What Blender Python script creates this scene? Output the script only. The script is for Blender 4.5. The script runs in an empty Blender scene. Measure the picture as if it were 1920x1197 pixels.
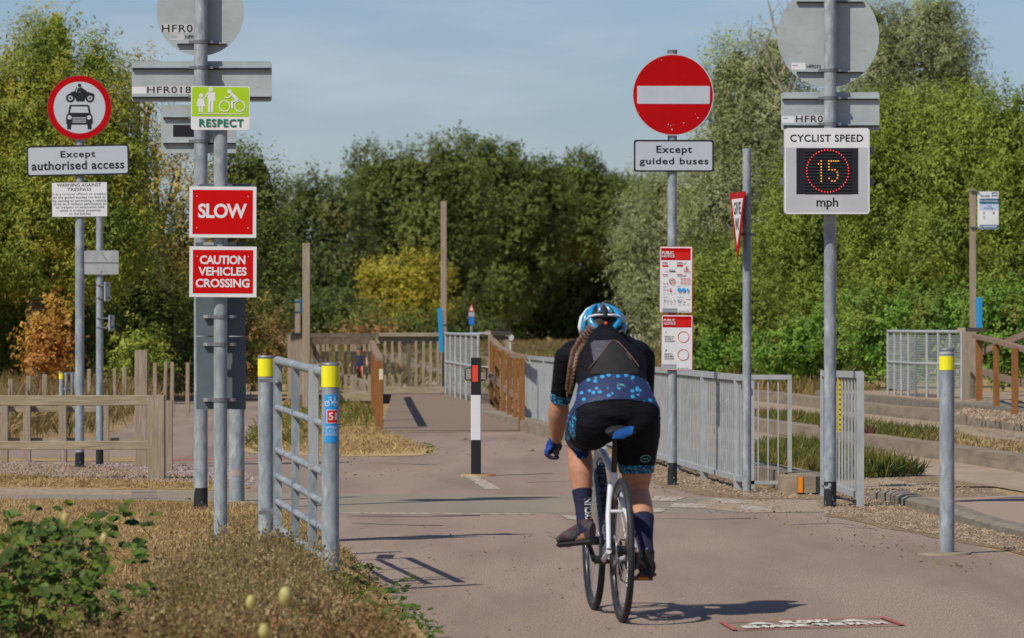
import bpy, bmesh, math, random
import numpy as np
from mathutils import Vector, Matrix
R = math.radians
rng = np.random.default_rng(7)
random.seed(7)
C = bpy.context.scene.collection
SC = bpy.context.scene
# ------------------------------------------------------------------ camera, sky, sun, exposure
F, CAMH, HORY = 9000.0, 1.4, 608.0          # focal length in photo pixels, eye height, horizon row
cam = bpy.data.cameras.new('camera'); cam.sensor_width = 36; cam.lens = F/1920*36
cam.clip_start = 0.5; cam.clip_end = 6000
camo = bpy.data.objects.new('camera', cam); C.objects.link(camo)
camo.location = (0, 0, CAMH); camo.rotation_euler = (R(90)+math.atan((HORY-598.5)/F), 0, 0)
cam.dof.use_dof = True; cam.dof.focus_distance = 33; cam.dof.aperture_fstop = 9.5
SC.camera = camo
SUN_AZ, SUN_EL = R(44), R(48)
SHX, SHY = math.sin(SUN_AZ), math.cos(SUN_AZ)  # direction shadows fall in
w = bpy.data.worlds.new('World'); SC.world = w; w.use_nodes = True
nt = w.node_tree; nt.nodes.clear()
sky = nt.nodes.new('ShaderNodeTexSky'); sky.sky_type = 'NISHITA'; sky.sun_disc = False
sky.sun_elevation = SUN_EL; sky.sun_rotation = R(180)+SUN_AZ
sky.air_density = 1.0; sky.dust_density = 0.6; sky.ozone_density = 3.0; sky.altitude = 0
tc = nt.nodes.new('ShaderNodeTexCoord'); mp = nt.nodes.new('ShaderNodeMapping'); mp.inputs['Scale'].default_value = (9, 9, 42)
nz = nt.nodes.new('ShaderNodeTexNoise'); nz.inputs['Scale'].default_value = 1.6; nz.inputs['Detail'].default_value = 5; nz.inputs['Roughness'].default_value = .55
cr = nt.nodes.new('ShaderNodeValToRGB'); cr.color_ramp.elements[0].position = .47; cr.color_ramp.elements[1].position = .76
cr.color_ramp.elements[0].color = (0, 0, 0, 1); cr.color_ramp.elements[1].color = (.5, .5, .5, 1)
hs = nt.nodes.new('ShaderNodeMix'); hs.data_type = 'RGBA'; hs.blend_type = 'MULTIPLY'; hs.inputs[0].default_value = 1
hs.inputs[7].default_value = (.76, .835, 1.05, 1)
mx = nt.nodes.new('ShaderNodeMix'); mx.data_type = 'RGBA'
bg = nt.nodes.new('ShaderNodeBackground'); out = nt.nodes.new('ShaderNodeOutputWorld')
L = nt.links.new
L(tc.outputs['Generated'], mp.inputs['Vector']); L(mp.outputs[0], nz.inputs['Vector']); L(nz.outputs['Fac'], cr.inputs[0])
L(sky.outputs[0], hs.inputs[6]); L(hs.outputs[2], mx.inputs[6]); L(cr.outputs[0], mx.inputs[0]); mx.inputs[7].default_value = (6.6, 7.0, 7.6, 1)
L(mx.outputs[2], bg.inputs['Color']); bg.inputs['Strength'].default_value = 0.075; L(bg.outputs[0], out.inputs[0])
sl = bpy.data.lights.new('sun', 'SUN'); sl.energy = 3.9; sl.angle = R(.5); sl.color = (1, .93, .82)
so = bpy.data.objects.new('sun', sl); C.objects.link(so)
so.rotation_euler = Vector((SHX*math.cos(SUN_EL), SHY*math.cos(SUN_EL), -math.sin(SUN_EL))).to_track_quat('-Z', 'Y').to_euler()
so.location = (-20, -20, 30)
SC.view_settings.view_transform = 'Standard'; SC.view_settings.look = 'None'
SC.view_settings.exposure = 0.25; SC.view_settings.gamma = 1
SC.cycles.max_bounces = 6; SC.cycles.transparent_max_bounces = 4

# ------------------------------------------------------------------ helpers
def W(px, py, d):            # point seen at photo pixel (px, py), d metres away
    return Vector(((px-960)*d/F, d, CAMH-(py-HORY)*d/F))
def gd(py, z=0.0): return (CAMH-z)*F/(py-HORY)
def G(px, py, z=0.0): return W(px, py, gd(py, z))
BASE = {}
def tag(o, label=None, cat=None, group=None, kind=None):
    if label: o['label'] = label
    if cat: o['category'] = cat
    if group: o['group'] = group
    if kind: o['kind'] = kind
    return o
def thing(name, loc, label, cat, group=None):
    o = bpy.data.objects.new(name, None); C.objects.link(o); o.empty_display_size = .2
    o.location = loc; BASE[o.name] = Vector(loc)
    return tag(o, label, cat, group)
class MB:
    def __init__(s, mat=None): s.v = []; s.f = []; s.mi = []; s.sm = []; s.m = []; s.cur = 0; s.use(mat) if mat else None
    def use(s, m):
        if m not in s.m: s.m.append(m)
        s.cur = s.m.index(m); return s
    def add(s, vs, fs, smooth=False):
        b = len(s.v); s.v.extend([tuple(x) for x in vs])
        for f in fs: s.f.append(tuple(b+i for i in f)); s.mi.append(s.cur); s.sm.append(smooth)
    def box(s, c, sx, sy, sz, yaw=0, M=None):
        c = Vector(c); M = M or Matrix.Rotation(yaw, 3, 'Z')
        vs = [c+M @ Vector((x*sx/2, y*sy/2, z*sz/2)) for x in (-1, 1) for y in (-1, 1) for z in (-1, 1)]
        s.add(vs, [(0, 1, 3, 2), (4, 6, 7, 5), (0, 4, 5, 1), (2, 3, 7, 6), (0, 2, 6, 4), (1, 5, 7, 3)])
    def beam(s, p0, p1, wd, ht, up=Vector((0, 0, 1)), ch=0):     # wd across, ht along up
        p0 = Vector(p0); p1 = Vector(p1); t = (p1-p0).normalized()
        if abs(t.dot(up)) > .95: up = Vector((0, 1, 0))
        a = t.cross(up).normalized(); u = a.cross(t).normalized()
        c = min(wd, ht)*ch
        prof = [(-1, -1), (1, -1), (1, 1), (-1, 1)]
        if ch:
            prof2 = []
            for x, y in [(-wd/2+c, -ht/2), (wd/2-c, -ht/2), (wd/2, -ht/2+c), (wd/2, ht/2-c), (wd/2-c, ht/2), (-wd/2+c, ht/2), (-wd/2, ht/2-c), (-wd/2, -ht/2+c)]: prof2.append((x, y))
        else: prof2 = [(x*wd/2, y*ht/2) for x, y in prof]
        n = len(prof2); vs = []
        for p in (p0, p1):
            for x, y in prof2: vs.append(p+a*x+u*y)
        fs = [(i, (i+1) % n, n+(i+1) % n, n+i) for i in range(n)]+[tuple(reversed(range(n))), tuple(range(n, 2*n))]
        s.add(vs, fs)
    def tube(s, pts, r, n=12, caps=True, smooth=True, side=None, closed=False):
        pts = [Vector(p) for p in pts]; m = len(pts)
        rr = [r]*m if not isinstance(r, (list, tuple)) else list(r)
        vs = []; ref = None
        for i, p in enumerate(pts):
            if closed: t = pts[(i+1) % m]-pts[i-1]
            else: t = pts[min(i+1, m-1)]-pts[max(i-1, 0)]
            t = t.normalized() if t.length > 1e-9 else Vector((0, 0, 1))
            if side is not None: a = Vector(side)-t*t.dot(Vector(side))
            elif ref is None: a = t.cross(Vector((0, 0, 1)) if abs(t.z) < .9 else Vector((0, 1, 0)))
            else: a = ref-t*t.dot(ref)
            a.normalize(); ref = a; b = t.cross(a)
            ra, rb = rr[i] if isinstance(rr[i], tuple) else (rr[i], rr[i])
            for k in range(n):
                q = 2*math.pi*k/n; vs.append(p+a*(ra*math.cos(q))+b*(rb*math.sin(q)))
        fs = [(i*n+k, i*n+(k+1) % n, (i+1)*n+(k+1) % n, (i+1)*n+k) for i in range(m-1) for k in range(n)]
        if closed: fs += [((m-1)*n+k, (m-1)*n+(k+1) % n, (k+1) % n, k) for k in range(n)]
        s.add(vs, fs, smooth)
        if caps and not closed:
            b = len(s.v); s.v.extend([tuple(x) for x in vs[:n]+vs[(m-1)*n:]])
            for f in (tuple(range(n-1, -1, -1)), tuple(range(n, 2*n))):
                s.f.append(tuple(b+i for i in f)); s.mi.append(s.cur); s.sm.append(False)
    def ball(s, c, rx, ry=None, rz=None, n=16, m=10, M=None):
        ry = ry or rx; rz = rz or rx; c = Vector(c); M = M or Matrix.Identity(3); vs = []; fs = []
        for i in range(m+1):
            th = math.pi*i/m
            for k in range(n):
                q = 2*math.pi*k/n
                vs.append(c+M @ Vector((rx*math.sin(th)*math.cos(q), ry*math.sin(th)*math.sin(q), rz*math.cos(th))))
        for i in range(m):
            for k in range(n):
                fs.append((i*n+k, (i+1)*n+k, (i+1)*n+(k+1) % n, i*n+(k+1) % n))
        s.add(vs, fs, True)
    def mesh(s, name, base=None):
        me = bpy.data.meshes.new(name)
        b = base or Vector((0, 0, 0))
        me.from_pydata([(x-b.x, y-b.y, z-b.z) for x, y, z in s.v], [], s.f)
        for m in s.m: me.materials.append(m)
        me.polygons.foreach_set('material_index', s.mi); me.polygons.foreach_set('use_smooth', s.sm)
        me.update(); return me
    def build(s, name, parent=None, label=None, mat=None):
        if mat: s.m = [mat]; s.mi = [0]*len(s.f)
        base = BASE.get(parent.name) if parent else Vector((0, 0, 0))
        o = bpy.data.objects.new(name, s.mesh(name, base)); C.objects.link(o)
        if parent: o.parent = parent
        BASE[o.name] = base
        if label: o['label'] = label
        return o
    def solo(s, name, loc, label, cat, group=None, kind=None):     # a thing that is one mesh, origin at loc
        loc = Vector(loc); o = bpy.data.objects.new(name, s.mesh(name, loc)); C.objects.link(o); o.location = loc
        BASE[o.name] = loc
        return tag(o, label, cat, group, kind)

# 2-D layouts on a flat (or cylindrical) face, measured in photo pixels around (px0, py0)
class Face:
    def __init__(s, px0, py0, d, yaw=0, roll=0, bend=None, org=None):
        s.px0, s.py0, s.d, s.bend = px0, py0, d, bend; s.o = org or W(px0, py0, d); s.k = d/F; s.cy = math.cos(yaw)
        u = Vector((math.cos(yaw), math.sin(yaw), 0)); v = Vector((0, 0, 1)); s.w = Vector((math.sin(yaw), -math.cos(yaw), 0))
        s.u = u*math.cos(roll)+v*math.sin(roll); s.v = v*math.cos(roll)-u*math.sin(roll); s.off = 0
    def P(s, px, py, o=0):
        x = (px-s.px0)*s.k/s.cy; y = -(py-s.py0)*s.k
        if s.bend:
            a = x/s.bend; return s.o+s.u*((s.bend+o)*math.sin(a))+s.w*((s.bend+o)*math.cos(a)-0)+s.v*y
        return s.o+s.u*x+s.v*y+s.w*o
    def layer(s, step=.0015): s.off += step*.6; return s
    def poly(s, mb, pts, back=None, front=None):
        fr = s.off if front is None else front
        s.off += .00004 if front is None else 0
        n = len(pts)
        ar = sum(pts[i][0]*pts[(i+1) % n][1]-pts[(i+1) % n][0]*pts[i][1] for i in range(n))
        if ar > 0: pts = pts[::-1]
        f = [s.P(x, y, fr) for x, y in pts]
        if back is None: mb.add(f, [tuple(range(n))]); return
        b = [s.P(x, y, back) for x, y in pts]
        mb.add(f+b, [tuple(range(n)), tuple(range(2*n-1, n-1, -1))]+[(i, n+i, n+(i+1) % n, (i+1) % n) for i in range(n)])
    def rr(s, mb, x0, y0, x1, y1, r=0, back=None, front=None):
        if r <= 0: pts = [(x0, y0), (x1, y0), (x1, y1), (x0, y1)]
        else:
            pts = []
            for cx, cy, a0 in ((x1-r, y0+r, -90), (x1-r, y1-r, 0), (x0+r, y1-r, 90), (x0+r, y0+r, 180)):
                for k in range(6): a = R(a0+k*18); pts.append((cx+r*math.cos(a), cy+r*math.sin(a)))
        if s.bend:
            n = 8
            for i in range(n): s.poly(mb, [(x0+(x1-x0)*i/n, y0), (x0+(x1-x0)*(i+1)/n, y0), (x0+(x1-x0)*(i+1)/n, y1), (x0+(x1-x0)*i/n, y1)], front=s.off)
            s.off += .0002
            return
        s.poly(mb, pts, back, front)
    def disc(s, mb, cx, cy, r, back=None, front=None, n=48):
        s.poly(mb, [(cx+r*math.cos(2*math.pi*k/n), cy+r*math.sin(2*math.pi*k/n)) for k in range(n)], back, front)
    def ring(s, mb, cx, cy, r0, r1, n=40):
        for k in range(n):
            a, b = 2*math.pi*k/n, 2*math.pi*(k+1)/n
            s.poly(mb, [(cx+r1*math.cos(a), cy+r1*math.sin(a)), (cx+r1*math.cos(b), cy+r1*math.sin(b)), (cx+r0*math.cos(b), cy+r0*math.sin(b)), (cx+r0*math.cos(a), cy+r0*math.sin(a))], front=s.off)
        s.off += .00012
    def stroke(s, mb, pts, wd):
        for (x0, y0), (x1, y1) in zip(pts, pts[1:]):
            dx, dy = x1-x0, y1-y0; l = math.hypot(dx, dy) or 1; nx, ny = -dy/l*wd/2, dx/l*wd/2
            s.poly(mb, [(x0+nx, y0+ny), (x1+nx, y1+ny), (x1-nx, y1-ny), (x0-nx, y0-ny)])
            s.disc(mb, x1, y1, wd/2, n=10)
        s.disc(mb, pts[0][0], pts[0][1], wd/2, n=10)
    def text(s, mb, body, x0, y0, x1, y1, bold=.024):
        want = abs(x1-x0)/s.cy/abs(y1-y0)                         # widen the letter spacing rather than the letters
        def asp(sp): v = np.array(glyphs(body, bold, sp)[0]); e = v.max(0)-v.min(0); return e[0]/e[1]
        sp = 1.0
        if len(body) > 1:
            r1, r2 = asp(1.0), asp(1.5); sp = min(1.12, max(.92, 1+(want-r1)*.5/(r2-r1+1e-9)))
        vs, fs = glyphs(body, bold, round(sp, 2))
        a = np.array(vs)[:, :2]; lo, hi = a.min(0), a.max(0); q = (a-lo)/(hi-lo)
        mb.add([s.P(x0+(x1-x0)*u, y1-(y1-y0)*v, s.off) for u, v in q], fs); s.off += .00004
GLY = {}
def glyphs(body, bold, sp=1.0):
    key = (body, bold, sp)
    if key in GLY: return GLY[key]
    cu = bpy.data.curves.new('text', 'FONT'); cu.body = body; cu.size = 1; cu.offset = bold; cu.resolution_u = 3; cu.space_character = sp
    o = bpy.data.objects.new('text', cu); C.objects.link(o)
    dg = bpy.context.evaluated_depsgraph_get(); me = bpy.data.meshes.new_from_object(o.evaluated_get(dg))
    r = ([tuple(v.co) for v in me.vertices], [tuple(p.vertices) for p in me.polygons])
    bpy.data.objects.remove(o); bpy.data.curves.remove(cu); bpy.data.meshes.remove(me)
    GLY[key] = r; return r

# ------------------------------------------------------------------ materials
def mat(name, col, rough=.6, col2=None, scale=(8, 8, 8), lo=.35, hi=.65, metal=0, bump=0, spec=.3, detail=4, col3=None, scale3=(1, 1, 1), emit=0, lo3=.45, hi3=.7, sss=0):
    m = bpy.data.materials.new(name); m.use_nodes = True; t = m.node_tree; b = t.nodes['Principled BSDF']
    b.inputs['Roughness'].default_value = rough; b.inputs['Metallic'].default_value = metal
    b.inputs['Specular IOR Level'].default_value = spec; b.inputs['Base Color'].default_value = (*col, 1)
    if emit: b.inputs['Emission Color'].default_value = (*col, 1); b.inputs['Emission Strength'].default_value = emit
    if sss: b.inputs['Subsurface Weight'].default_value = sss; b.inputs['Subsurface Scale'].default_value = .01
    def noise(sc, l, h):
        c = t.nodes.new('ShaderNodeTexCoord'); p = t.nodes.new('ShaderNodeMapping'); p.inputs['Scale'].default_value = sc
        n = t.nodes.new('ShaderNodeTexNoise'); n.inputs['Scale'].default_value = 1; n.inputs['Detail'].default_value = detail
        n.inputs['Roughness'].default_value = .6
        mr = t.nodes.new('ShaderNodeMapRange'); mr.inputs[1].default_value = l; mr.inputs[2].default_value = h
        t.links.new(c.outputs['Object'], p.inputs[0]); t.links.new(p.outputs[0], n.inputs['Vector']); t.links.new(n.outputs['Fac'], mr.inputs[0])
        return mr.outputs[0], n.outputs['Fac']
    if col2:
        f, raw = noise(scale, lo, hi)
        x = t.nodes.new('ShaderNodeMix'); x.data_type = 'RGBA'; x.inputs[6].default_value = (*col, 1); x.inputs[7].default_value = (*col2, 1)
        t.links.new(f, x.inputs[0]); o = x.outputs[2]
        if col3:
            f3, _ = noise(scale3, lo3, hi3)
            y = t.nodes.new('ShaderNodeMix'); y.data_type = 'RGBA'; y.inputs[7].default_value = (*col3, 1)
            t.links.new(f3, y.inputs[0]); t.links.new(o, y.inputs[6]); o = y.outputs[2]
        t.links.new(o, b.inputs['Base Color'])
        if bump:
            bp = t.nodes.new('ShaderNodeBump'); bp.inputs['Strength'].default_value = bump; bp.inputs['Distance'].default_value = .02
            t.links.new(raw, bp.inputs['Height']); t.links.new(bp.outputs[0], b.inputs['Normal'])
    return m
LEAF = 1.0
def leafmat(name, dark, light, patch=None, psc=.5, trans=.35):
    m = bpy.data.materials.new(name); m.use_nodes = True; t = m.node_tree; b = t.nodes['Principled BSDF']
    b.inputs['Roughness'].default_value = .55; b.inputs['Specular IOR Level'].default_value = .25
    a = t.nodes.new('ShaderNodeAttribute'); a.attribute_name = 'tint'
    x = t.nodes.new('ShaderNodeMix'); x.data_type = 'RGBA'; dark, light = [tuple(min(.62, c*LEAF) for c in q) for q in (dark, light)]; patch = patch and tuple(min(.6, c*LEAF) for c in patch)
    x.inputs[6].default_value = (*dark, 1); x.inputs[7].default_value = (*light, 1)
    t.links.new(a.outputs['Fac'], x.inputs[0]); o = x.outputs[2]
    if patch:
        c = t.nodes.new('ShaderNodeTexCoord'); n = t.nodes.new('ShaderNodeTexNoise'); n.inputs['Scale'].default_value = psc; n.inputs['Detail'].default_value = 3
        mr = t.nodes.new('ShaderNodeMapRange'); mr.inputs[1].default_value = .48; mr.inputs[2].default_value = .68
        y = t.nodes.new('ShaderNodeMix'); y.data_type = 'RGBA'; y.inputs[7].default_value = (*patch, 1)
        t.links.new(c.outputs['Object'], n.inputs['Vector']); t.links.new(n.outputs['Fac'], mr.inputs[0]); t.links.new(mr.outputs[0], y.inputs[0]); t.links.new(o, y.inputs[6]); o = y.outputs[2]
    tr = t.nodes.new('ShaderNodeBsdfTranslucent'); ms = t.nodes.new('ShaderNodeMixShader'); ms.inputs[0].default_value = trans+.08
    t.links.new(o, b.inputs['Base Color']); t.links.new(o, tr.inputs['Color']); t.links.new(b.outputs[0], ms.inputs[1]); t.links.new(tr.outputs[0], ms.inputs[2])
    t.links.new(ms.outputs[0], t.nodes['Material Output'].inputs['Surface'])
    return m
galv = mat('galvanised_steel', (.20, .235, .255), .5, (.38, .42, .435), (26, 26, 10), .36, .68, metal=.1, detail=7, col3=(.17, .195, .215), scale3=(7, 7, 3))
galvl = mat('light_galvanised_steel', (.31, .335, .34), .5, (.42, .435, .43), (16, 16, 6), .35, .7, metal=.2, detail=5)
galvd = mat('dull_clip_steel', (.13, .14, .15), .5, (.2, .2, .21), (60, 60, 60), metal=.3)
blackpaint = mat('chipped_black_paint', (.018, .02, .022), .6, (.26, .29, .31), (15, 15, 12), .57, .62, detail=7)
backgrey = mat('grey_sign_back', (.29, .33, .335), .55, (.36, .40, .40), (4, 4, 4), detail=7, col3=(.25, .28, .285), scale3=(14, 14, 30), lo3=.55, hi3=.8)
backdark = mat('slate_grey_sign_back', (.085, .11, .125), .5, (.11, .135, .15), (5, 5, 5), detail=6)
red = mat('red_sign_sheeting', (.42, .003, .004), .55, (.37, .003, .005), (5, 5, 5), spec=.08)
redl = mat('scarlet_sign_panel', (.56, .02, .012), .55, (.50, .014, .010), (9, 9, 9), spec=.1)
white = mat('white_sign_sheeting', (.44, .48, .52), .5, (.41, .45, .49), (6, 6, 6), detail=6)
whiteb = mat('bright_white_panel', (.66, .66, .66), .45, (.60, .60, .61), (5, 5, 5), detail=6)
black = mat('black_lettering', (.012, .013, .018), .5)
yellow = mat('yellow_reflective_band', (.78, .72, .015), .45, (.70, .66, .02), (9, 9, 9))
lime = mat('lime_green_panel', (.36, .56, .012), .45, (.33, .52, .012), (9, 9, 9))
dgreen = mat('dark_green_lettering', (.01, .14, .085), .5)
blue = mat('bright_blue_panel', (.02, .27, .62), .4, (.025, .30, .66), (7, 7, 7))
tealblue = mat('petrol_blue_panel', (.012, .10, .19), .45)
sticker = mat('pale_sticker', (.5, .5, .5), .5, (.42, .42, .42), (30, 30, 30))
greyprint = mat('grey_print', (.30, .33, .36), .5)
timv = mat('weathered_upright_timber', (.19, .15, .11), .85, (.38, .315, .24), (55, 55, 4), .3, .7, bump=.4, detail=6, col3=(.28, .225, .14), scale3=(3, 3, 3), spec=.1)
timh = mat('weathered_rail_timber', (.20, .16, .11), .85, (.42, .35, .25), (4, 55, 60), .3, .7, bump=.4, detail=6, col3=(.25, .21, .12), scale3=(3, 3, 3), spec=.1)
timd = mat('dark_weathered_timber', (.085, .066, .05), .85, (.19, .15, .115), (30, 30, 5), .3, .7, bump=.3, detail=6, spec=.1)
timn = mat('brown_stained_timber', (.16, .068, .022), .75, (.28, .125, .042), (30, 30, 3), .3, .7, bump=.25, detail=6, spec=.15)
timr = mat('greyed_handrail_timber', (.17, .115, .08), .8, (.30, .22, .16), (24, 24, 24), .3, .7, bump=.25, detail=6, spec=.1)
concrete = mat('pale_concrete', (.18, .145, .105), .85, (.28, .235, .175), (2.2, 2.2, 9), .3, .7, bump=.3, detail=7, col3=(.12, .10, .08), scale3=(1.1, .7, 14), lo3=.55, hi3=.75, spec=.1)
concd = mat('stained_rough_concrete', (.13, .115, .09), .9, (.24, .21, .165), (12, 5, 12), .3, .7, bump=.5, detail=8, spec=.1)
orange = mat('orange_reflector', (.75, .22, .01), .4)
redrefl = mat('red_reflector', (.62, .065, .03), .4)
tyre = mat('black_rubber', (.018, .018, .02), .6, (.03, .03, .032), (30, 30, 30))
blackm = mat('black_metal', (.012, .012, .014), .35, spec=.5)
alu = mat('silver_alloy', (.45, .46, .48), .3, metal=.8)
# ------------------------------------------------------------------ ground, paths, roads
def asphalt(name, a, b, c, sx=135, sy=20):
    m = mat(name, a, .9, b, (sx, sy, 1), .34, .66, detail=4, col3=c, scale3=(1.3, .16, 1), spec=.15, lo3=.42, hi3=.72, bump=.3); return m
pinkasph = asphalt('pinkish_brown_asphalt', (.14, .104, .080), (.405, .306, .240), (.19, .142, .112))
pinkfar = asphalt('pinkish_path_surface', (.26, .185, .145), (.35, .262, .212), (.29, .215, .17))
greyasph = asphalt('grey_asphalt', (.135, .118, .09), (.30, .265, .205), (.27, .215, .155))
drysoil = mat('dry_grass_ground', (.37, .26, .13), .95, (.21, .14, .07), (14, 3, 4), .35, .7, bump=.4, detail=7, col3=(.30, .23, .11), scale3=(.6, .2, 1), spec=.05)
strawsoil = mat('straw_coloured_ground', (.44, .32, .16), .95, (.28, .195, .09), (18, 3.5, 4), .35, .7, bump=.4, detail=7, spec=.05)
gravelm = mat('stony_gravel', (.14, .10, .065), .95, (.33, .25, .17), (40, 7, 8), .38, .66, bump=.5, detail=7, col3=(.19, .13, .075), scale3=(1.5, .5, 1), spec=.05)
pinkgrav = mat('pinkish_gravel', (.17, .125, .11), .95, (.38, .31, .29), (30, 4, 8), .36, .64, bump=.5, detail=7, spec=.05)
beigem = mat('dusty_beige_surface', (.24, .18, .125), .9, (.34, .27, .2), (20, 3, 8), .35, .65, bump=.3, detail=6, spec=.05)
whitepaint = mat('worn_white_road_paint', (.40, .36, .30), .85, (.24, .19, .15), (24, 4, 5), .42, .62, detail=7, spec=.1)
redpaint = mat('red_road_paint', (.36, .07, .065), .8, (.25, .15, .125), (34, 7, 5), .46, .66, detail=7, spec=.1)
def jag(pts, amp, seg):
    o = []
    for i, p in enumerate(pts):
        q = pts[(i+1) % len(pts)]; n = max(1, int((q-p).length/seg))
        for k in range(n):
            t = k/n; x = p.lerp(q, t)
            if k: x = x+Vector((random.gauss(0, amp), random.gauss(0, amp*2.5), 0))
            o.append(x)
    return o
def sheet(name, px, z, m, amp=0, seg=.5, kind='structure', label=None):
    z = z*.28
    pts = [G(x, y, z) for x, y in px]
    if amp: pts = jag(pts, amp, seg)
    bm = bmesh.new(); f = bm.faces.new([bm.verts.new(p) for p in pts]); bm.normal_update()
    if f.normal.z < 0: f.normal_flip()
    bmesh.ops.triangulate(bm, faces=[f])
    me = bpy.data.meshes.new(name); bm.to_mesh(me); bm.free(); me.materials.append(m)
    o = bpy.data.objects.new(name, me); C.objects.link(o); return tag(o, kind=kind)
mb = MB(drysoil); S = 2500
mb.add([(-S, -50, 0), (S, -50, 0), (S, S, 0), (-S, S, 0)], [(0, 1, 2, 3)]); tag(mb.build('ground'), kind='structure')
sheet('path', [(860, 1300), (800, 1185), (745, 1130), (700, 1085), (668, 1048), (640, 1016), (606, 992), (560, 966), (470, 930), (330, 880), (290, 856), (-300, 862), (-300, 846), (150, 838), (205, 815), (262, 784), (340, 750), (425, 736), (473, 733), (482, 748), (640, 752), (710, 800), (990, 803), (1100, 838), (1240, 880), (1390, 925), (1545, 962), (1640, 988), (1780, 1012), (1990, 1062), (2300, 1100), (2600, 1200), (2700, 1300)], .004, pinkasph, .012, .6)
sheet('road', [(-400, 917), (250, 919), (470, 924), (640, 926), (1000, 928), (1230, 930), (1545, 938), (1545, 962), (1230, 962), (1000, 962), (640, 962), (470, 944), (250, 938), (-400, 936)], .008, greyasph, .01, .8)
sheet('road_margin', [(-400, 914), (190, 917), (250, 921), (245, 929), (100, 928), (-400, 930)], .012, beigem, .02, .5)
sheet('dirt_strip', [(-400, 872), (0, 871), (150, 874), (300, 880), (450, 905), (470, 921), (300, 917), (-400, 915)], .009, drysoil, .02, .4)
sheet('gravel_strip', [(-400, 868), (0, 866), (150, 867), (320, 868), (470, 885), (478, 905), (440, 914), (330, 906), (180, 893), (0, 884), (-400, 886)], .0125, pinkgrav, .02, .4)
sheet('verge_island', [(452, 842), (480, 815), (500, 770), (540, 748), (640, 748), (700, 762), (711, 806), (760, 826), (800, 840), (822, 848), (780, 855), (640, 856), (540, 853), (470, 850)], .016, strawsoil, .012, .4)
sheet('roadside_grit', [(1030, 806), (1240, 866), (1400, 908), (1545, 936), (1400, 938), (1300, 928), (1200, 900), (1060, 838), (1010, 815)], .0085, gravelm, .02, .4)
sheet('gravel_verge', [(1545, 938), (1600, 925), (1640, 925), (1700, 945), (1780, 970), (1860, 990), (1990, 1015), (2500, 1040), (2500, 1085), (1990, 1060), (1880, 1030), (1780, 1013), (1640, 985), (1545, 968)], .0125, gravelm, .02, .4)
sheet('gravel_apron', [(1420, 905), (1545, 870), (1640, 880), (1780, 893), (1900, 930), (1800, 936), (1660, 932), (1600, 922), (1545, 940), (1480, 932)], .007, gravelm, .02, .5)
sheet('side_road', [(1640, 928), (1790, 934), (1980, 925), (2700, 930), (2700, 1030), (1990, 1010), (1860, 985), (1780, 965), (1700, 940)], .0105, pinkfar, .01, .6)
sheet('dusty_crossing_edge', [(1330, 936), (1535, 938), (1545, 960), (1400, 962), (1290, 950)], .0165, beigem, .02, .4)
for px in ([(1222, 930), (1290, 932), (1262, 940), (1200, 938)], [(1335, 934), (1385, 937), (1400, 944), (1352, 943)], [(1262, 943), (1330, 945), (1318, 953), (1255, 951)], [(1382, 947), (1420, 949), (1450, 957), (1395, 956)], [(1050, 966), (1085, 967), (1085, 975), (1068, 974)], [(1180, 952), (1250, 954), (1240, 961), (1175, 960)]):
    sheet('road_marking', px, .0205, whitepaint, .006, .15)
for px in ([(247, 918.5), (292, 918.5), (293, 924), (246, 924)], [(244, 928), (294, 928), (295, 934.5), (243, 934.5)], [(395, 920), (425, 920), (425, 936), (395, 936)]): sheet('drain_cover', px, .02, concrete)
sheet('road_edge_line', [(640, 961), (1000, 963), (1000, 965), (640, 963)], .0125, whitepaint, .004, .3)
sheet('path_line', [(300, 862), (560, 858), (560, 860), (300, 864)], .0085, redpaint, .004, .3)
crackm = mat('dark_crack', (.045, .036, .03), .95)
def crack(px, w0):
    pts = jag([G(x, y, .0016) for x, y in px]+[G(px[-1][0]+.01, px[-1][1], .0016)], .02, .25); n = sum(1 for _ in pts)
    pts = pts[:max(2, n-1)]; mb = MB(crackm); vs = []
    for p in pts: vs += [p+Vector((0, -w0*random.uniform(1, 7), 0)), p+Vector((0, w0*random.uniform(1, 7), 0))]
    mb.add(vs, [(2*i, 2*i+2, 2*i+3, 2*i+1) for i in range(len(pts)-1)]); tag(mb.build('path_crack'), kind='structure')
for px, w0 in (([(650, 968), (720, 968), (800, 969), (900, 967)], .012), ([(660, 981), (740, 984), (830, 986)], .01), ([(1020, 998), (1060, 1012), (1072, 1030)], .008), ([(1230, 972), (1320, 974), (1420, 972)], .012), ([(990, 905), (1100, 900), (1180, 903)], .010), ([(700, 868), (820, 872)], .010), ([(1480, 985), (1560, 981), (1640, 992)], .009)): crack(px, w0)
# painted safety panel on the path: red frame with foreshortened white lettering
m_ = MB(redpaint)
cs = [G(1347, 1166, .009), G(1657, 1156, .009), G(1698, 1171, .009), G(1373, 1181, .009)]
def pq(u, v): return cs[0].lerp(cs[1], u).lerp(cs[3].lerp(cs[2], u), v)
for a in ((0, 0, 1, .05), (0, .95, 1, 1), (0, .05, .035, .95), (.965, .05, 1, .95)):
    m_.add([pq(a[0], a[1]), pq(a[0], a[3]), pq(a[2], a[3]), pq(a[2], a[1])], [(0, 1, 2, 3)])
m_.use(mat('fresh_white_paint', (.60, .57, .50), .8, (.36, .32, .27), (26, 5, 5), .5, .7, detail=7, spec=.1))
def ptext(s, u0, v0, u1, v1):
    vs, fs = glyphs(s, .065); a = np.array(vs)[:, :2]; q = (a-a.min(0))/(a.max(0)-a.min(0))
    m_.add([pq(u0+(u1-u0)*x, v1-(v1-v0)*y) for x, y in q], fs)
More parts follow.
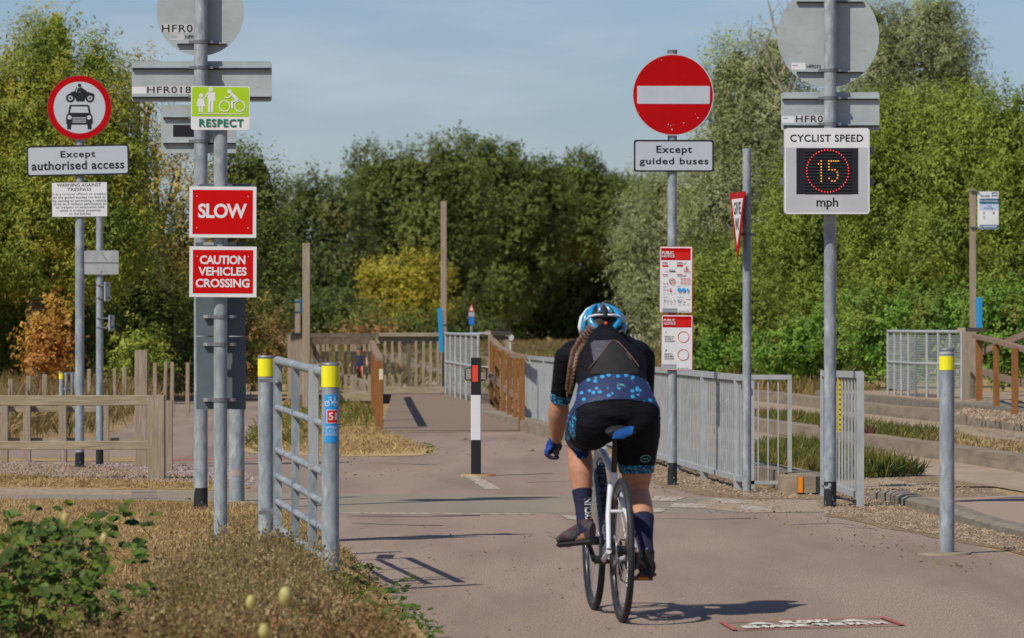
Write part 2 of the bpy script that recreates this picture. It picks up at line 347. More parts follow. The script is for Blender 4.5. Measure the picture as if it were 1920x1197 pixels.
for u0, u1 in ((.13, .30), (.68, .86)):
    m_.add([pq(u0, .44), pq(u1, .44), pq((u0+u1)/2+.02, .2), pq((u0+u1)/2-.02, .2)], [(0, 1, 2, 3)])
ptext('SLOW', .34, .12, .64, .46); ptext('SHARE', .08, .56, .46, .86); ptext('THE PATH', .50, .54, .92, .84)
m_.solo('path_marking', G(1520, 1168), 'red framed panel with white lettering painted on the path beside the cyclist', 'marking', kind=None)

# ------------------------------------------------------------------ foliage
def leafmesh(name, P, N, D, Ln, Wd, tint, m, base):
    N = N/np.linalg.norm(N, axis=1)[:, None]; D = D-N*(D*N).sum(1)[:, None]; D /= np.linalg.norm(D, axis=1)[:, None]+1e-9
    Sd = np.cross(N, D); n = len(P); P = P-np.array(base)[None]
    V = np.empty((n, 4, 3)); l = Ln[:, None]/2; wd = Wd[:, None]/2
    V[:, 0] = P-D*l; V[:, 1] = P+Sd*wd-D*l*.15; V[:, 2] = P+D*l; V[:, 3] = P-Sd*wd-D*l*.15
    me = bpy.data.meshes.new(name); me.vertices.add(4*n); me.vertices.foreach_set('co', V.ravel())
    me.loops.add(4*n); me.loops.foreach_set('vertex_index', np.arange(4*n, dtype=np.int32))
    me.polygons.add(n); me.polygons.foreach_set('loop_start', np.arange(0, 4*n, 4, dtype=np.int32))
    try: me.polygons.foreach_set('loop_total', np.full(n, 4, dtype=np.int32))
    except Exception: pass
    me.update(calc_edges=True)
    at = me.attributes.new('tint', 'FLOAT', 'FACE'); at.data.foreach_set('value', np.clip(tint, 0, 1).astype(np.float32))
    me.materials.append(m); return me
def link(name, me, loc, parent=None):
    o = bpy.data.objects.new(name, me); C.objects.link(o)
    if parent: o.parent = parent
    else: o.location = loc
    BASE[o.name] = Vector(loc); return o
def crown(lobes, d, leaf, dens=1.0, spray=.35, droop=0., thr=-.6, upb=.35, rough=.22, wr=.4, fill=1.0, nsub=15, sub=.42):
    """lobes: (px, py, rx, ry[, depth offset]) ellipsoids, each broken into leafy sub-clumps; returns leaf arrays"""
    E = []; S_ = []
    for lb in lobes:
        dd = d+(lb[4] if len(lb) > 4 else 0); c = np.array(W(lb[0], lb[1], dd)); r = np.array([lb[2], math.sqrt(lb[2]*lb[3])*.85, lb[3]])*dd/F; E.append((c, *r))
        u = rng.normal(0, 1, (nsub, 3)); u /= np.linalg.norm(u, axis=1)[:, None]; u[:, 1] -= .25; u /= np.linalg.norm(u, axis=1)[:, None]
        for k in range(nsub):
            f = sub*rng.uniform(.6, 1.3); S_.append((c+u[k]*r*rng.uniform(.62, .92), np.maximum(r*f, r.min()*f*.9), u[k]))
    CC = np.array([q[0] for q in S_]); RR = np.array([q[1] for q in S_]); RM = RR.max(1)
    LC = np.array([e[0] for e in E]); LR = np.array([e[1:] for e in E])
    ph = rng.uniform(0, 6.28, (6, 3)); fq = rng.normal(0, 1, (6, 3)); K = 12
    out = [[], [], [], [], [], []]
    def push(pos, Nn, D, Ls, Wd, T): [o.append(x) for o, x in zip(out, (pos.reshape(-1, 3), Nn.reshape(-1, 3), D.reshape(-1, 3), Ls.ravel(), Wd.ravel(), T.ravel()))]
    for i, (c, r, ul) in enumerate(S_):
        area = 4*math.pi*((r[0]*r[2])**1.6/3+(r[0]*r[1])**1.6/3+(r[2]*r[1])**1.6/3)**(1/1.6)
        n = max(3, int(dens*1.9*area/(leaf*leaf*wr*.5*K)))
        u = rng.normal(0, 1, (n, 3)); u /= np.linalg.norm(u, axis=1)[:, None]
        u = u[((u @ ul) > -.45) & ((u[:, 1] < .4) | (rng.random(n) < .35))]; n = len(u)
        rad = 1+rough*.6*np.sin(u @ (fq[0]*3)+i)-np.abs(rng.normal(0, .18, n))
        p = c+u*r*rad[:, None]; keep = p[:, 2] > .02
        near = np.where(np.linalg.norm(CC-c, axis=1) < RM+RM[i])[0]
        for j in near:
            if j != i: keep &= ((((p-CC[j])/RR[j])**2).sum(1) > .62) | (rng.random(n) < .08)
        for j in range(len(E)): keep &= ((((p-LC[j])/LR[j])**2).sum(1) > .42) | (rng.random(n) < .05)
        nv = sum(np.sin(p @ (fq[k]*2.4/max(.25, r[0]))+ph[k, 1]) for k in range(6))/3
        keep &= (nv > thr) | (rng.random(n) < .3)
        p, u = p[keep], u[keep]; n = len(p)
        if not n: continue
        sd = u*.7+ul*.2+np.array([0, 0, upb])[None]+rng.normal(0, .4, (n, 3)); sd[:, 2] -= droop; sd /= np.linalg.norm(sd, axis=1)[:, None]
        ls = spray*rng.uniform(.4, 1.5, n); t = rng.random((n, K))
        pos = p[:, None]+sd[:, None]*(t*ls[:, None])[..., None]+rng.normal(0, spray*.2, (n, K, 3))*(1.1-t*.8)[..., None]
        D = sd[:, None]*.7+rng.normal(0, .55, (n, K, 3)); D[..., 2] -= droop*.6
        Nn = (u*.65+ul*.3)[:, None]+np.array([0, 0, .4])+rng.normal(0, .42, (n, K, 3))
        Ls = leaf*rng.uniform(.6, 1.3, (n, K)); T = (rng.normal(.5, .24)+rng.normal(0, .12, n))[:, None]+rng.normal(0, .18, (n, K))
        push(pos, Nn, D, Ls, Ls*wr*rng.uniform(.8, 1.2, (n, K)), T)
    if fill:                                                     # coarse inner leaves that close the crown
        for c, rx, ry, rz in E:
            L_ = leaf*2.4; n = int(fill*5*rx*rz*math.pi/(L_*L_*.3)); u = rng.normal(0, 1, (n, 3)); u /= np.linalg.norm(u, axis=1)[:, None]
            p = c+u*np.array([rx, ry, rz])*rng.uniform(.3, .78, n)[:, None]; Ls = L_*rng.uniform(.6, 1.3, n)
            push(p, u+rng.normal(0, .5, (n, 3)), rng.normal(0, 1, (n, 3)), Ls, Ls*.6, rng.normal(.4, .2, n))
    r = [np.concatenate(x) for x in out]
    ok = r[0][:, 2] > .01
    return [x[ok] for x in r], E
bark = mat('grey_brown_bark', (.07, .055, .04), .9, (.16, .13, .10), (25, 25, 5), .3, .7, bump=.5, spec=.05)
barkp = mat('pale_dead_wood', (.26, .22, .17), .9, (.36, .31, .25), (25, 25, 5), .3, .7, spec=.05)
def tree(name, label, cat, d, lobes, m, leaf=.11, group=None, trunk=True, base_px=None, limb=None, **kw):
    arr, E = crown(lobes, d, leaf*.72, **kw)
    bx = base_px if base_px is not None else sum(l[0] for l in lobes)/len(lobes)
    base = Vector(((bx-960)*d/F, d, 0))
    root = thing(name, base, label, cat, group)
    link('crown' if trunk == True else 'foliage', leafmesh('crown', *arr, m, base), base, root)
    tb = MB(bark); zt = np.mean([e[0][2] for e in E]); r0 = .035*zt+.03
    top = Vector((np.mean([e[0][0] for e in E]), d, max(.3, zt*.75)))
    b2 = base+(top-base)*.5+Vector((.08*zt*random.uniform(-1, 1), 0, 0))
    if trunk:
        tb.tube([base, b2, top], [r0, r0*.8, r0*.6], 9)
        for c, rx, ry, rz in E:
            c = Vector(c); s = base.lerp(top, random.uniform(.45, 1)); mid = s.lerp(c, .5)+Vector((random.gauss(0, .1), random.gauss(0, .1), .1*rz))
            end = c+Vector((random.gauss(0, .3)*rx, -.2*ry, rz*.55))
            tb.tube([s, mid, c, end], [r0*.45, r0*.33, r0*.2, r0*.06], 6)
            for k in range(3):
                e2 = c+Vector((random.uniform(-.8, .8)*rx, random.uniform(-.8, .3)*ry, random.uniform(.1, .9)*rz))
                tb.tube([mid.lerp(c, random.random()), c.lerp(e2, .55), e2], [r0*.15, r0*.1, r0*.03], 5)
        tb.build('trunk', root)
    return root
LEAF = 2.1
# leaf colours (albedo): dark tone, light tone, patch colour
lf_left = leafmat('yellow_green_leaf', (.048, .078, .012), (.205, .225, .035), (.215, .19, .025), 1.2)
lf_gold = leafmat('yellowing_leaf', (.11, .09, .018), (.30, .22, .04))
lf_hedge = leafmat('hedge_leaf', (.032, .055, .012), (.115, .135, .026), (.09, .07, .02), 1.0)
lf_orange = leafmat('orange_autumn_leaf', (.19, .075, .014), (.38, .175, .045), (.28, .20, .03), 1.4)
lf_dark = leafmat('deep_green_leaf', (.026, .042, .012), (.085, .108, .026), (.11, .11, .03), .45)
lf_mid = leafmat('olive_green_leaf', (.032, .050, .012), (.115, .135, .03), (.075, .09, .02), .5)
lf_yel = leafmat('yellow_bush_leaf', (.12, .105, .01), (.25, .215, .025))
lf_silver = leafmat('silver_willow_leaf', (.085, .10, .045), (.23, .25, .13), (.13, .15, .05), .9)
lf_right = leafmat('fresh_olive_leaf', (.045, .07, .010), (.165, .195, .032), (.13, .16, .022), .9)
lf_br = leafmat('bramble_green_leaf', (.04, .085, .012), (.125, .21, .03), (.10, .11, .02), 1.2)
lf_rust = leafmat('rusty_scrub_leaf', (.12, .07, .025), (.24, .15, .05), (.12, .12, .03), 1.2)
# left side
tree('willow_tree', 'tall yellow-green willow with feathery top at the left edge', 'tree', 86, [(95, 110, 55, 75), (70, 200, 95, 90), (165, 205, 75, 95), (15, 215, 60, 95), (45, 320, 90, 100), (150, 330, 110, 110), (-90, 250, 80, 110), (-140, 430, 100, 130), (220, 300, 60, 80), (60, 430, 100, 110), (200, 430, 110, 100), (105, 60, 24, 42), (-30, 400, 90, 130), (180, 130, 28, 45)], lf_left, .12, spray=.42, wr=.3, thr=-.45)
tree('birch_tree', 'thin yellowing tree with airy golden twigs behind the grey sign backs', 'tree', 92, [(258, 150, 30, 55), (275, 215, 42, 50), (240, 265, 45, 50), (292, 300, 50, 50), (335, 350, 55, 60), (345, 430, 60, 70)], lf_gold, .12, spray=.5, wr=.35, dens=.5, thr=-.1, fill=0)
for i, (nm, lab, dd, lbs, mm) in enumerate([
    ('hedge_bush', 'dark hedge bush behind the orange-leaved sapling', 88, [(30, 540, 80, 90), (110, 520, 80, 90), (20, 640, 80, 80), (110, 620, 80, 80)], lf_hedge),
    ('hedge_bush', 'mottled hedge bush behind the pole with small edge-on plates', 90, [(230, 520, 80, 100), (210, 620, 80, 90), (280, 600, 70, 90), (255, 690, 70, 50)], lf_hedge),
    ('hedge_bush', 'hedge bush behind the tall tapering post of grey sign backs', 93, [(350, 530, 80, 100), (330, 640, 80, 80), (400, 480, 70, 90), (410, 610, 70, 90)], lf_hedge),
    ('scrub_bush', 'rusty brown scrub bush beside the caution sign', 100, [(470, 620, 45, 55), (455, 670, 50, 40), (500, 660, 40, 40)], lf_rust),
    ('scrub_bush', 'bright yellow-green scrub bush at foot of the hedge left of the path', 84, [(270, 660, 45, 45), (250, 700, 40, 30)], lf_left)]):
    tree(nm, lab, 'bush', dd, lbs, mm, .12, 'bushes along the left of the path', thr=-.5, dens=.8)
tree('maple_sapling', 'small orange autumn tree standing among green bushes', 'tree', 78, [(95, 648, 36, 32), (70, 612, 16, 28), (99, 572, 9, 32), (120, 618, 15, 30), (90, 680, 40, 24), (62, 650, 14, 22)], lf_orange, .095, spray=.3, wr=.6, dens=.9)
tree('ash_tree', 'small feathery green tree just right of the caution sign pole', 'tree', 112, [(478, 325, 34, 36), (440, 350, 40, 55), (490, 380, 36, 50), (450, 440, 60, 70), (500, 470, 50, 70), (480, 560, 70, 70)], lf_mid, .14, spray=.5, thr=-.3)
# centre
CG = 'trees massed at the end of the path'
tree('oak_tree', 'low dark green tree left of the rounded central trees', 'tree', 270, [(575, 385, 42, 42), (620, 420, 50, 60), (545, 430, 50, 60), (600, 500, 70, 80), (530, 530, 60, 80), (640, 540, 50, 90)], lf_dark, .36, CG, spray=1.0)
tree('oak_tree', 'rounded green tree behind the tall leaning timber pole', 'tree', 335, [(705, 340, 50, 55), (760, 340, 70, 60), (690, 410, 60, 70), (770, 430, 90, 90), (840, 330, 60, 55), (850, 420, 70, 80), (690, 510, 60, 80), (820, 520, 90, 80)], lf_mid, .40, CG, spray=.85)
tree('oak_tree', 'tallest rounded tree in the middle of the central trees', 'tree', 350, [(900, 320, 60, 52), (960, 330, 70, 50), (920, 400, 90, 80), (1000, 390, 70, 70), (940, 490, 80, 80), (1000, 470, 55, 70), (885, 545, 45, 50)], lf_mid, .40, CG, spray=.85)
tree('oak_tree', 'broad green tree above the dark hollow behind the cyclist', 'tree', 366, [(1055, 345, 60, 55), (1110, 360, 60, 50), (1160, 395, 55, 45), (1080, 420, 70, 50), (1150, 440, 55, 40)], lf_mid, .40, CG, spray=.85, base_px=1045, trunk=False)
HG = 'trees roofing the dark hollow'
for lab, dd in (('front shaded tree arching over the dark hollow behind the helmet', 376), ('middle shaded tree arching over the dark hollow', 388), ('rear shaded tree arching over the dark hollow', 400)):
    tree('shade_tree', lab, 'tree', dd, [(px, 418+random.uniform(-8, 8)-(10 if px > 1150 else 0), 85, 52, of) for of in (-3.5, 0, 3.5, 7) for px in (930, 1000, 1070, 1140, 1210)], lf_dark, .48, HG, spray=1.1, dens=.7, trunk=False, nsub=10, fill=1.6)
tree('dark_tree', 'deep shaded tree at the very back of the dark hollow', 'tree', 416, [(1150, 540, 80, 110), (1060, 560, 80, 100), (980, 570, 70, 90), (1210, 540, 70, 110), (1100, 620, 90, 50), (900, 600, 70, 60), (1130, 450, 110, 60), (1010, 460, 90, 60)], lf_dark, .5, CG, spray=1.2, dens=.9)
tree('yellow_bush', 'yellow-green bush in front of the central trees', 'bush', 250, [(755, 530, 55, 42), (800, 545, 38, 45), (722, 550, 36, 50), (760, 590, 70, 40)], lf_yel, .28, spray=.85)
UG = 'bushes at the foot of the central trees'
for lab, dd, lbs, mm in [('low dark bush left of the yellow-green bush', 240, [(560, 600, 60, 45), (630, 600, 55, 40)], lf_dark), ('low bush below the yellow-green bush behind the picket fence', 235, [(690, 615, 50, 28), (770, 622, 55, 24)], lf_hedge),
    ('low shady bush behind the far triangular warning sign', 300, [(850, 612, 42, 28), (905, 622, 30, 16)], lf_dark), ('rusty low bush behind the wooden picket fence', 225, [(715, 628, 35, 14), (670, 632, 30, 12)], lf_rust)]:
    tree('low_bush', lab, 'bush', dd, lbs, mm, .28, UG, dens=.9, spray=.7)
tree('silver_willow', 'pale silver willow between the dark hollow and the no entry sign', 'tree', 190, [(1240, 370, 50, 45), (1210, 430, 45, 50), (1260, 460, 55, 70), (1195, 500, 32, 45), (1230, 560, 50, 70), (1280, 580, 60, 80), (1300, 420, 50, 70)], lf_silver, .25, spray=.9, wr=.24, droop=.35)
# right
tree('willow_tree', 'tall olive willow with bare dead twigs beside the round grey sign', 'tree', 118, [(1385, 135, 45, 50), (1355, 160, 28, 60), (1420, 190, 60, 70), (1375, 240, 60, 70), (1450, 120, 40, 60), (1470, 240, 60, 80), (1350, 320, 50, 70), (1430, 330, 80, 90), (1330, 420, 60, 90), (1420, 440, 80, 90), (1500, 360, 60, 90)], lf_silver, .15, spray=.55, wr=.26, thr=-.35, dens=.8)
tree('willow_tree', 'silvery willow rising behind the round grey sign at right', 'tree', 130, [(1745, 45, 40, 50), (1700, 90, 55, 65), (1770, 110, 48, 55), (1660, 150, 60, 80), (1740, 180, 80, 60), (1800, 165, 32, 50), (1640, 60, 40, 50), (1620, 240, 80, 70), (1760, 40, 30, 40)], lf_silver, .17, spray=.6, wr=.24, droop=.2)
RG = 'bushes behind the busway on the right'
for lab, dd, lbs in [
    ('bushy sallow behind the speed display sign', 104, [(1560, 330, 70, 100), (1500, 430, 70, 90), (1590, 430, 80, 90), (1540, 540, 80, 90), (1610, 560, 70, 90), (1570, 230, 50, 60)]),
    ('pale topped bush left of the bus stop flag', 96, [(1680, 260, 60, 60), (1740, 250, 60, 55), (1650, 340, 70, 80), (1730, 360, 80, 80), (1690, 460, 90, 90), (1750, 520, 80, 80), (1650, 560, 70, 80)]),
    ('tall leafy bush directly behind the bus stop post', 92, [(1815, 240, 55, 60), (1790, 330, 70, 80), (1850, 320, 60, 80), (1810, 440, 80, 90), (1840, 540, 80, 80)]),
    ('bush at the right edge of the picture beyond the bus stop', 90, [(1890, 250, 60, 60), (1930, 300, 70, 90), (1900, 400, 70, 90), (1940, 480, 80, 90), (1910, 560, 70, 80), (2010, 330, 80, 90), (2020, 470, 90, 110), (2120, 380, 90, 110), (2130, 540, 90, 100), (2240, 420, 100, 110), (2250, 570, 100, 90)]),
    ('olive bush behind the give way sign', 112, [(1390, 520, 70, 90), (1340, 560, 60, 90), (1440, 560, 70, 90), (1400, 620, 80, 60), (1310, 610, 50, 70)])]:
    tree('sallow_bush', lab, 'bush', dd, lbs, lf_right, .12, RG, spray=.42, thr=-.45, upb=.7)
BG = 'brambles spilling towards the busway'
for lab, dd, lbs in [('bright green bramble mound behind the galvanised fence panel', 98, [(1520, 650, 60, 60), (1470, 670, 50, 40), (1580, 640, 60, 70)]), ('bright green bramble mound behind the left end of the mesh railing', 86, [(1640, 620, 60, 60), (1700, 600, 60, 50), (1670, 660, 70, 50)]),
    ('bright green bramble mound behind the mesh railing and bus stop', 82, [(1760, 590, 60, 50), (1810, 610, 60, 60), (1770, 650, 70, 50)]), ('bright green bramble mound behind the timber ramp', 80, [(1880, 600, 60, 50), (1930, 620, 60, 60), (1880, 660, 60, 50), (2010, 650, 70, 60), (2100, 670, 70, 60)]),
    ('weedy bush behind the long galvanised fence', 110, [(1350, 670, 50, 40), (1410, 680, 50, 40), (1300, 670, 40, 35)])]:
    tree('bramble_bush', lab, 'bush', dd, lbs, lf_br, .11, BG, spray=.3, wr=.6, dens=.9)
tb = MB(barkp)                                              # bare twigs of the right willow
root = thing('dead_branch', W(1470, 300, 117), 'bare pale dead branch sticking out of the tall right willow', 'branch')
for x0, y0, x1, y1 in [(1472, 250, 1468, 20), (1470, 180, 1425, 70), (1466, 140, 1490, 60), (1455, 160, 1400, 60), (1468, 90, 1440, 5), (1462, 220, 1490, 130), (1466, 120, 1478, 10)]:
    a, b = W(x0, y0, 117), W(x1, y1, 117); md = a.lerp(b, .5)+Vector((random.gauss(0, .08), random.gauss(0, .2), 0))
    tb.tube([a, md, b], [.03, .018, .007], 6)
    for k in range(7):
        s = md.lerp(b, random.uniform(-.3, .9)); tb.tube([s, s+Vector((random.uniform(-.35, .35), random.uniform(-.2, .2), random.uniform(.15, .6)))], [.012, .004], 4)
tb.build('twig', root)

# ------------------------------------------------------------------ grass, weeds, stones
def inpoly(px, py, poly):
    c = np.zeros(len(px), bool); n = len(poly)
    for i in range(n):
        x0, y0 = poly[i]; x1, y1 = poly[i-1]
        with np.errstate(divide='ignore', invalid='ignore'):
            c ^= ((y0 > py) != (y1 > py)) & (px < (x1-x0)*(py-y0)/(y1-y0+1e-12)+x0)
    return c
def sample(pxs, n, z=0.0, bias=0):
    po = [(G(x, y, z).x, G(x, y, z).y) for x, y in pxs]; a = np.array(po); lo, hi = a.min(0), a.max(0); out = np.zeros((0, 2))
    while len(out) < n:
        u = rng.random((n*3, 2))
        p = lo+u*(hi-lo)
        if bias: p[:, 1] = lo[1]+(hi[1]-lo[1])*u[:, 1]**bias
        out = np.concatenate([out, p[inpoly(p[:, 0], p[:, 1], po)]])
    return out[:n]
def grass(name, pxs, n, h0, h1, wd, m, z=0.0, lean=.6, bias=0, label=None, parent=None):
    p = sample(pxs, n, z, bias); h = rng.uniform(h0, h1, n)
    D = np.stack([rng.normal(.1, lean, n), rng.normal(0, lean, n), np.ones(n)], 1); D /= np.linalg.norm(D, axis=1)[:, None]
    P = np.concatenate([p, np.full((n, 1), z)], 1)+D*h[:, None]*.48
    N = rng.normal(0, 1, (n, 3)); N[:, 1] -= .8
    cl = np.sin(p[:, 0]*3.1+1)*np.sin(p[:, 1]*.9)*.2
    me = leafmesh(name, P, N, D, h, wd*rng.uniform(.6, 1.4, n), rng.normal(.5, .22, n)+cl, m, (0, 0, 0))
    return tag(link(name, me, (0, 0, 0)), kind='stuff')
LEAF = 1.0
g_straw = leafmat('straw_grass', (.28, .18, .07), (.62, .46, .22), (.34, .23, .095), 1.5)
g_green = leafmat('green_grass', (.06, .085, .012), (.20, .21, .04), (.24, .18, .05), 1.0)
g_tall = leafmat('tall_dry_grass', (.15, .095, .035), (.34, .24, .10), (.12, .11, .03), .8)
g_weed = leafmat('dry_weed', (.17, .085, .035), (.46, .28, .13), (.17, .17, .045), 4)
g_low = leafmat('low_green_weed', (.035, .07, .01), (.13, .19, .03))
def litter(name, pxs, n, m, l0, l1):
    p = sample(pxs, n); k = len(p); a = rng.uniform(0, 6.28, k); l = rng.uniform(l0, l1, k)
    return tag(link(name, leafmesh(name, np.stack([p[:, 0], p[:, 1], rng.uniform(.004, .02, k)], 1), rng.normal(0, .35, (k, 3))+np.array([0, -.2, 1]), np.stack([np.cos(a), np.sin(a), rng.normal(0, .3, k)], 1), l, l*.55, rng.normal(.5, .3, k), m, (0, 0, 0)), (0, 0, 0)), kind='stuff')
g_lit = leafmat('fallen_leaf', (.10, .055, .025), (.36, .25, .12))
litter('fallen_leaves', [(640, 990), (700, 1030), (860, 1200), (1300, 1190), (1000, 1000), (700, 970)], 220, g_lit, .01, .03)
litter('fallen_leaves', [(1100, 870), (1400, 930), (1545, 965), (1750, 1020), (1900, 1060), (1800, 1080), (1500, 1000), (1200, 940)], 500, g_lit, .01, .035)
litter('fallen_leaves', [(640, 860), (820, 855), (980, 815), (1000, 830), (800, 900), (640, 900)], 120, g_lit, .015, .04)
grass('dry_lawn_grass', [(-60, 940), (480, 948), (560, 975), (620, 1012), (664, 1052), (735, 1130), (830, 1300), (-60, 1300)], 60000, .025, .08, .009, g_straw, lean=1.3)
grass('dry_strip_grass', [(-60, 871), (150, 874), (440, 905), (470, 918), (-60, 914)], 9000, .02, .06, .012, g_straw, lean=1.2)
grass('island_grass', [(455, 842), (540, 750), (640, 750), (700, 764), (711, 806), (800, 840), (818, 847), (640, 855)], 14000, .03, .09, .014, g_straw, z=.016, lean=1.1)
grass('island_weeds', [(455, 842), (480, 800), (520, 770), (640, 752), (700, 764), (711, 806), (660, 800), (560, 840)], 2600, .06, .2, .02, g_green, z=.016, lean=.8)
grass('tall_dry_grass', [(-60, 835), (150, 826), (205, 808), (330, 748), (380, 736), (380, 700), (-60, 700)], 16000, .3, .75, .03, g_tall, lean=.35)
grass('far_meadow', [(470, 730), (640, 745), (990, 770), (1240, 840), (1400, 800), (1300, 700), (1260, 650), (470, 655)], 16000, .12, .4, .035, g_green, lean=.6)
grass('far_rough_grass', [(430, 734), (480, 738), (640, 735), (1200, 668), (1200, 640), (430, 655)], 9000, .15, .5, .05, g_tall, lean=.5)
grass('distant_grass', [(600, 660), (1230, 660), (1230, 645), (600, 645)], 5000, .2, .6, .07, g_tall, lean=.5)
grass('busway_margin_grass', [(1230, 700), (1414, 740), (1640, 765), (1640, 745), (1400, 712), (1230, 690)], 5000, .15, .5, .03, g_tall, lean=.5)
# ------------------------------------------------------------------ busway, platform decks
def bx(d, off):
    t = d-53.5; return 3.93+off-.0965*t+.00022*t*t+(.0012*(d-180)**2 if d > 180 else 0)
def strip(name, o0, o1, z0, z1, m, d0, d1, kind='structure', solid=False):
    mb = MB(m); ds = [d0+(d1-d0)*(i/40)**1.5 for i in range(41)]; vs = []
    for d in ds:
        a, b = bx(d, o0), bx(d, o1); j = random.gauss(0, .006)
        vs += [(a, d, z0), (a, d, z1+j), (b, d, z1+j), (b, d, z0)] if solid else [(a, d, z1), (b, d, z1)]
    k = 4 if solid else 2; fs = []
    for i in range(40):
        for q in range(k-1): fs.append((i*k+q, (i+1)*k+q, (i+1)*k+q+1, i*k+q+1))
    if solid: fs.append((0, 1, 2, 3))
    mb.add(vs, fs); return tag(mb.build(name), kind=kind)
runm = mat('running_surface_concrete', (.26, .20, .14), .9, (.34, .27, .195), (3, .8, 5), .3, .7, bump=.2, detail=7, spec=.1)
strip('busway_track', -2.62, -1.55, 0, .012, runm, 40.5, 320); strip('busway_track', -1.05, 0, 0, .012, runm, 38, 320)
strip('busway_centre_gravel', -1.55, -1.05, 0, .0135, gravelm, 41, 320)
strip('busway_track', .92, 1.9, 0, .012, runm, 38, 320); strip('busway_track', 2.4, 3.45, 0, .012, runm, 38, 320)
strip('busway_centre_gravel', 1.9, 2.4, 0, .0135, gravelm, 38, 320)
strip('busway_kerb', -2.95, -2.65, 0, .15, concrete, 40.3, 320, solid=True); strip('busway_kerb', 0, .26, 0, .165, concrete, 38, 320, solid=True)
strip('busway_kerb', .62, .9, 0, .165, concrete, 38, 320, solid=True); strip('busway_kerb', 3.48, 3.78, 0, .175, concrete, 38, 320, solid=True)
strip('busway_median', .262, .618, 0, .15, concd, 38, 320)
def bgrass(o0, o1, d0, d1, n, h0, h1, m, z):
    d = rng.uniform(d0, d1, n); off = rng.uniform(o0, o1, n); x = np.array([bx(a, b) for a, b in zip(d, off)]); h = rng.uniform(h0, h1, n)
    D = np.stack([rng.normal(.1, .5, n), rng.normal(0, .5, n), np.ones(n)], 1); P = np.stack([x, d, np.full(n, z)+h*.45], 1)
    N = rng.normal(0, 1, (n, 3)); N[:, 1] -= .8
    return leafmesh('grass', P, N, D, h, .014*rng.uniform(.7, 1.4, n), rng.normal(.5, .25, n), m, (0, 0, 0))
tag(link('median_grass', bgrass(.28, .62, 43, 58, 3000, .04, .16, g_straw, .14), (0, 0, 0)), kind='stuff')
tag(link('median_grass', bgrass(.2, .7, 51, 63, 3500, .06, .22, g_green, .14), (0, 0, 0)), kind='stuff')
tag(link('median_grass', bgrass(.2, .7, 60, 75, 1600, .06, .2, g_tall, .14), (0, 0, 0)), kind='stuff')
g_red = leafmat('reddish_stonecrop', (.12, .035, .03), (.24, .09, .07))
tag(link('red_ground_cover', bgrass(.05, .3, 54, 57, 900, .04, .13, g_red, .14), (0, 0, 0)), kind='stuff')
grass('track_grass', [(1405, 872), (1420, 845), (1500, 838), (1560, 850), (1640, 866), (1735, 893), (1620, 899), (1545, 905), (1470, 892)], 9000, .07, .24, .016, g_green, z=.01, lean=.5)
# guideway end block with orange marker
t = thing('kerb_end_block', G(1500, 927), 'beige concrete block with orange marker at the start of the busway kerb', 'kerb block')
mb = MB(beigem); mb.box(W(1480, 909, 39.6), .17, .35, .155); mb.build('block', t)
mb = MB(concrete); c = G(1518, 928); pr = []
for k in range(9): a = R(-90+k*22.5); pr.append((c.x+.085+.0*k+.05*math.cos(a)-.05, c.y+.0+.12*math.sin(a)+.12))
pr = [(c.x-.10, c.y), (c.x+.05, c.y), (c.x+.085, c.y+.05), (c.x+.095, c.y+.12), (c.x+.06, c.y+1.2), (c.x-.14, c.y+1.2)]
n = len(pr); mb.add([(x, y, 0.015) for x, y in pr]+[(x, y, .15) for x, y in pr], [tuple(range(n, 2*n))]+[(i, (i+1) % n, n+(i+1) % n, n+i) for i in range(n)]); mb.build('rounded_end', t)
mb = MB(orange); mb.box((c.x-.075, c.y-.006, .082), .036, .008, .13); mb.build('reflector', t)
# bell-mouth kerb at right
mb = MB(concd); pts = [(1630, 938), (1665, 941), (1700, 950), (1760, 968), (1800, 981), (1850, 996), (1930, 1016), (2500, 1042)]
P0 = [G(x, y) for x, y in pts]; vs = []
for i, p in enumerate(P0):
    tt = (P0[min(i+1, 7)]-P0[max(i-1, 0)]); nrm = Vector((-tt.y, tt.x, 0)).normalized()
    if nrm.y < 0: nrm = -nrm
    h = .075+random.gauss(0, .008); vs += [p, p+Vector((0, 0, h-.02)), p+nrm*.05+Vector((0, 0, h)), p+nrm*.16+Vector((0, 0, h)), p+nrm*.16]
mb.add(vs, [(i*5+q, (i+1)*5+q, (i+1)*5+q+1, i*5+q+1) for i in range(7) for q in range(4)]+[(0, 1, 2, 3, 4)])
tag(mb.build('kerb'), kind='structure')
# ramp deck on the left, platform on the right
def slab(name, pts, zb, m):
    mb = MB(m); n = len(pts); top = [Vector(p) for p in pts]; bot = [Vector((p.x, p.y, zb)) for p in top]
    mb.add(top+bot, [tuple(range(n))]+[(i, n+i, n+(i+1) % n, (i+1) % n) for i in range(n)]); return tag(mb.build(name), kind='structure')
deckm = asphalt('grey_brown_deck_surface', (.15, .112, .082), (.25, .188, .14), (.20, .148, .11))
slab('ramp', [G(712, 808, .02), G(975, 806, .02), W(918, 757, 72), W(920, 738, 85), W(735, 738, 85), W(728, 764, 72)], -.02, deckm)
slab('platform', [W(735, 739, 84.6), W(920, 739, 84.6), W(920, 731, 92), W(540, 731, 92), W(540, 741, 84)], -.02, deckm)
sheet('ramp_lip', [(712, 810), (978, 806), (979, 808), (712, 812)], .026, beigem)
slab('platform', [Vector((bx(74.6, 3.82), 74.6, .27)), Vector((bx(64, 3.82), 64, .27)), Vector((9.5, 62, .27)), Vector((11, 78, .27)), Vector((bx(82, 3.82), 82, .27))], -.02, concd)
slab('platform_surface', [Vector((bx(74.8, 3.9), 74.8, .285)), Vector((bx(70, 3.9), 70, .285)), Vector((9, 69, .285)), Vector((10, 77.5, .285)), Vector((bx(81, 3.9), 81, .285))], .2, beigem)

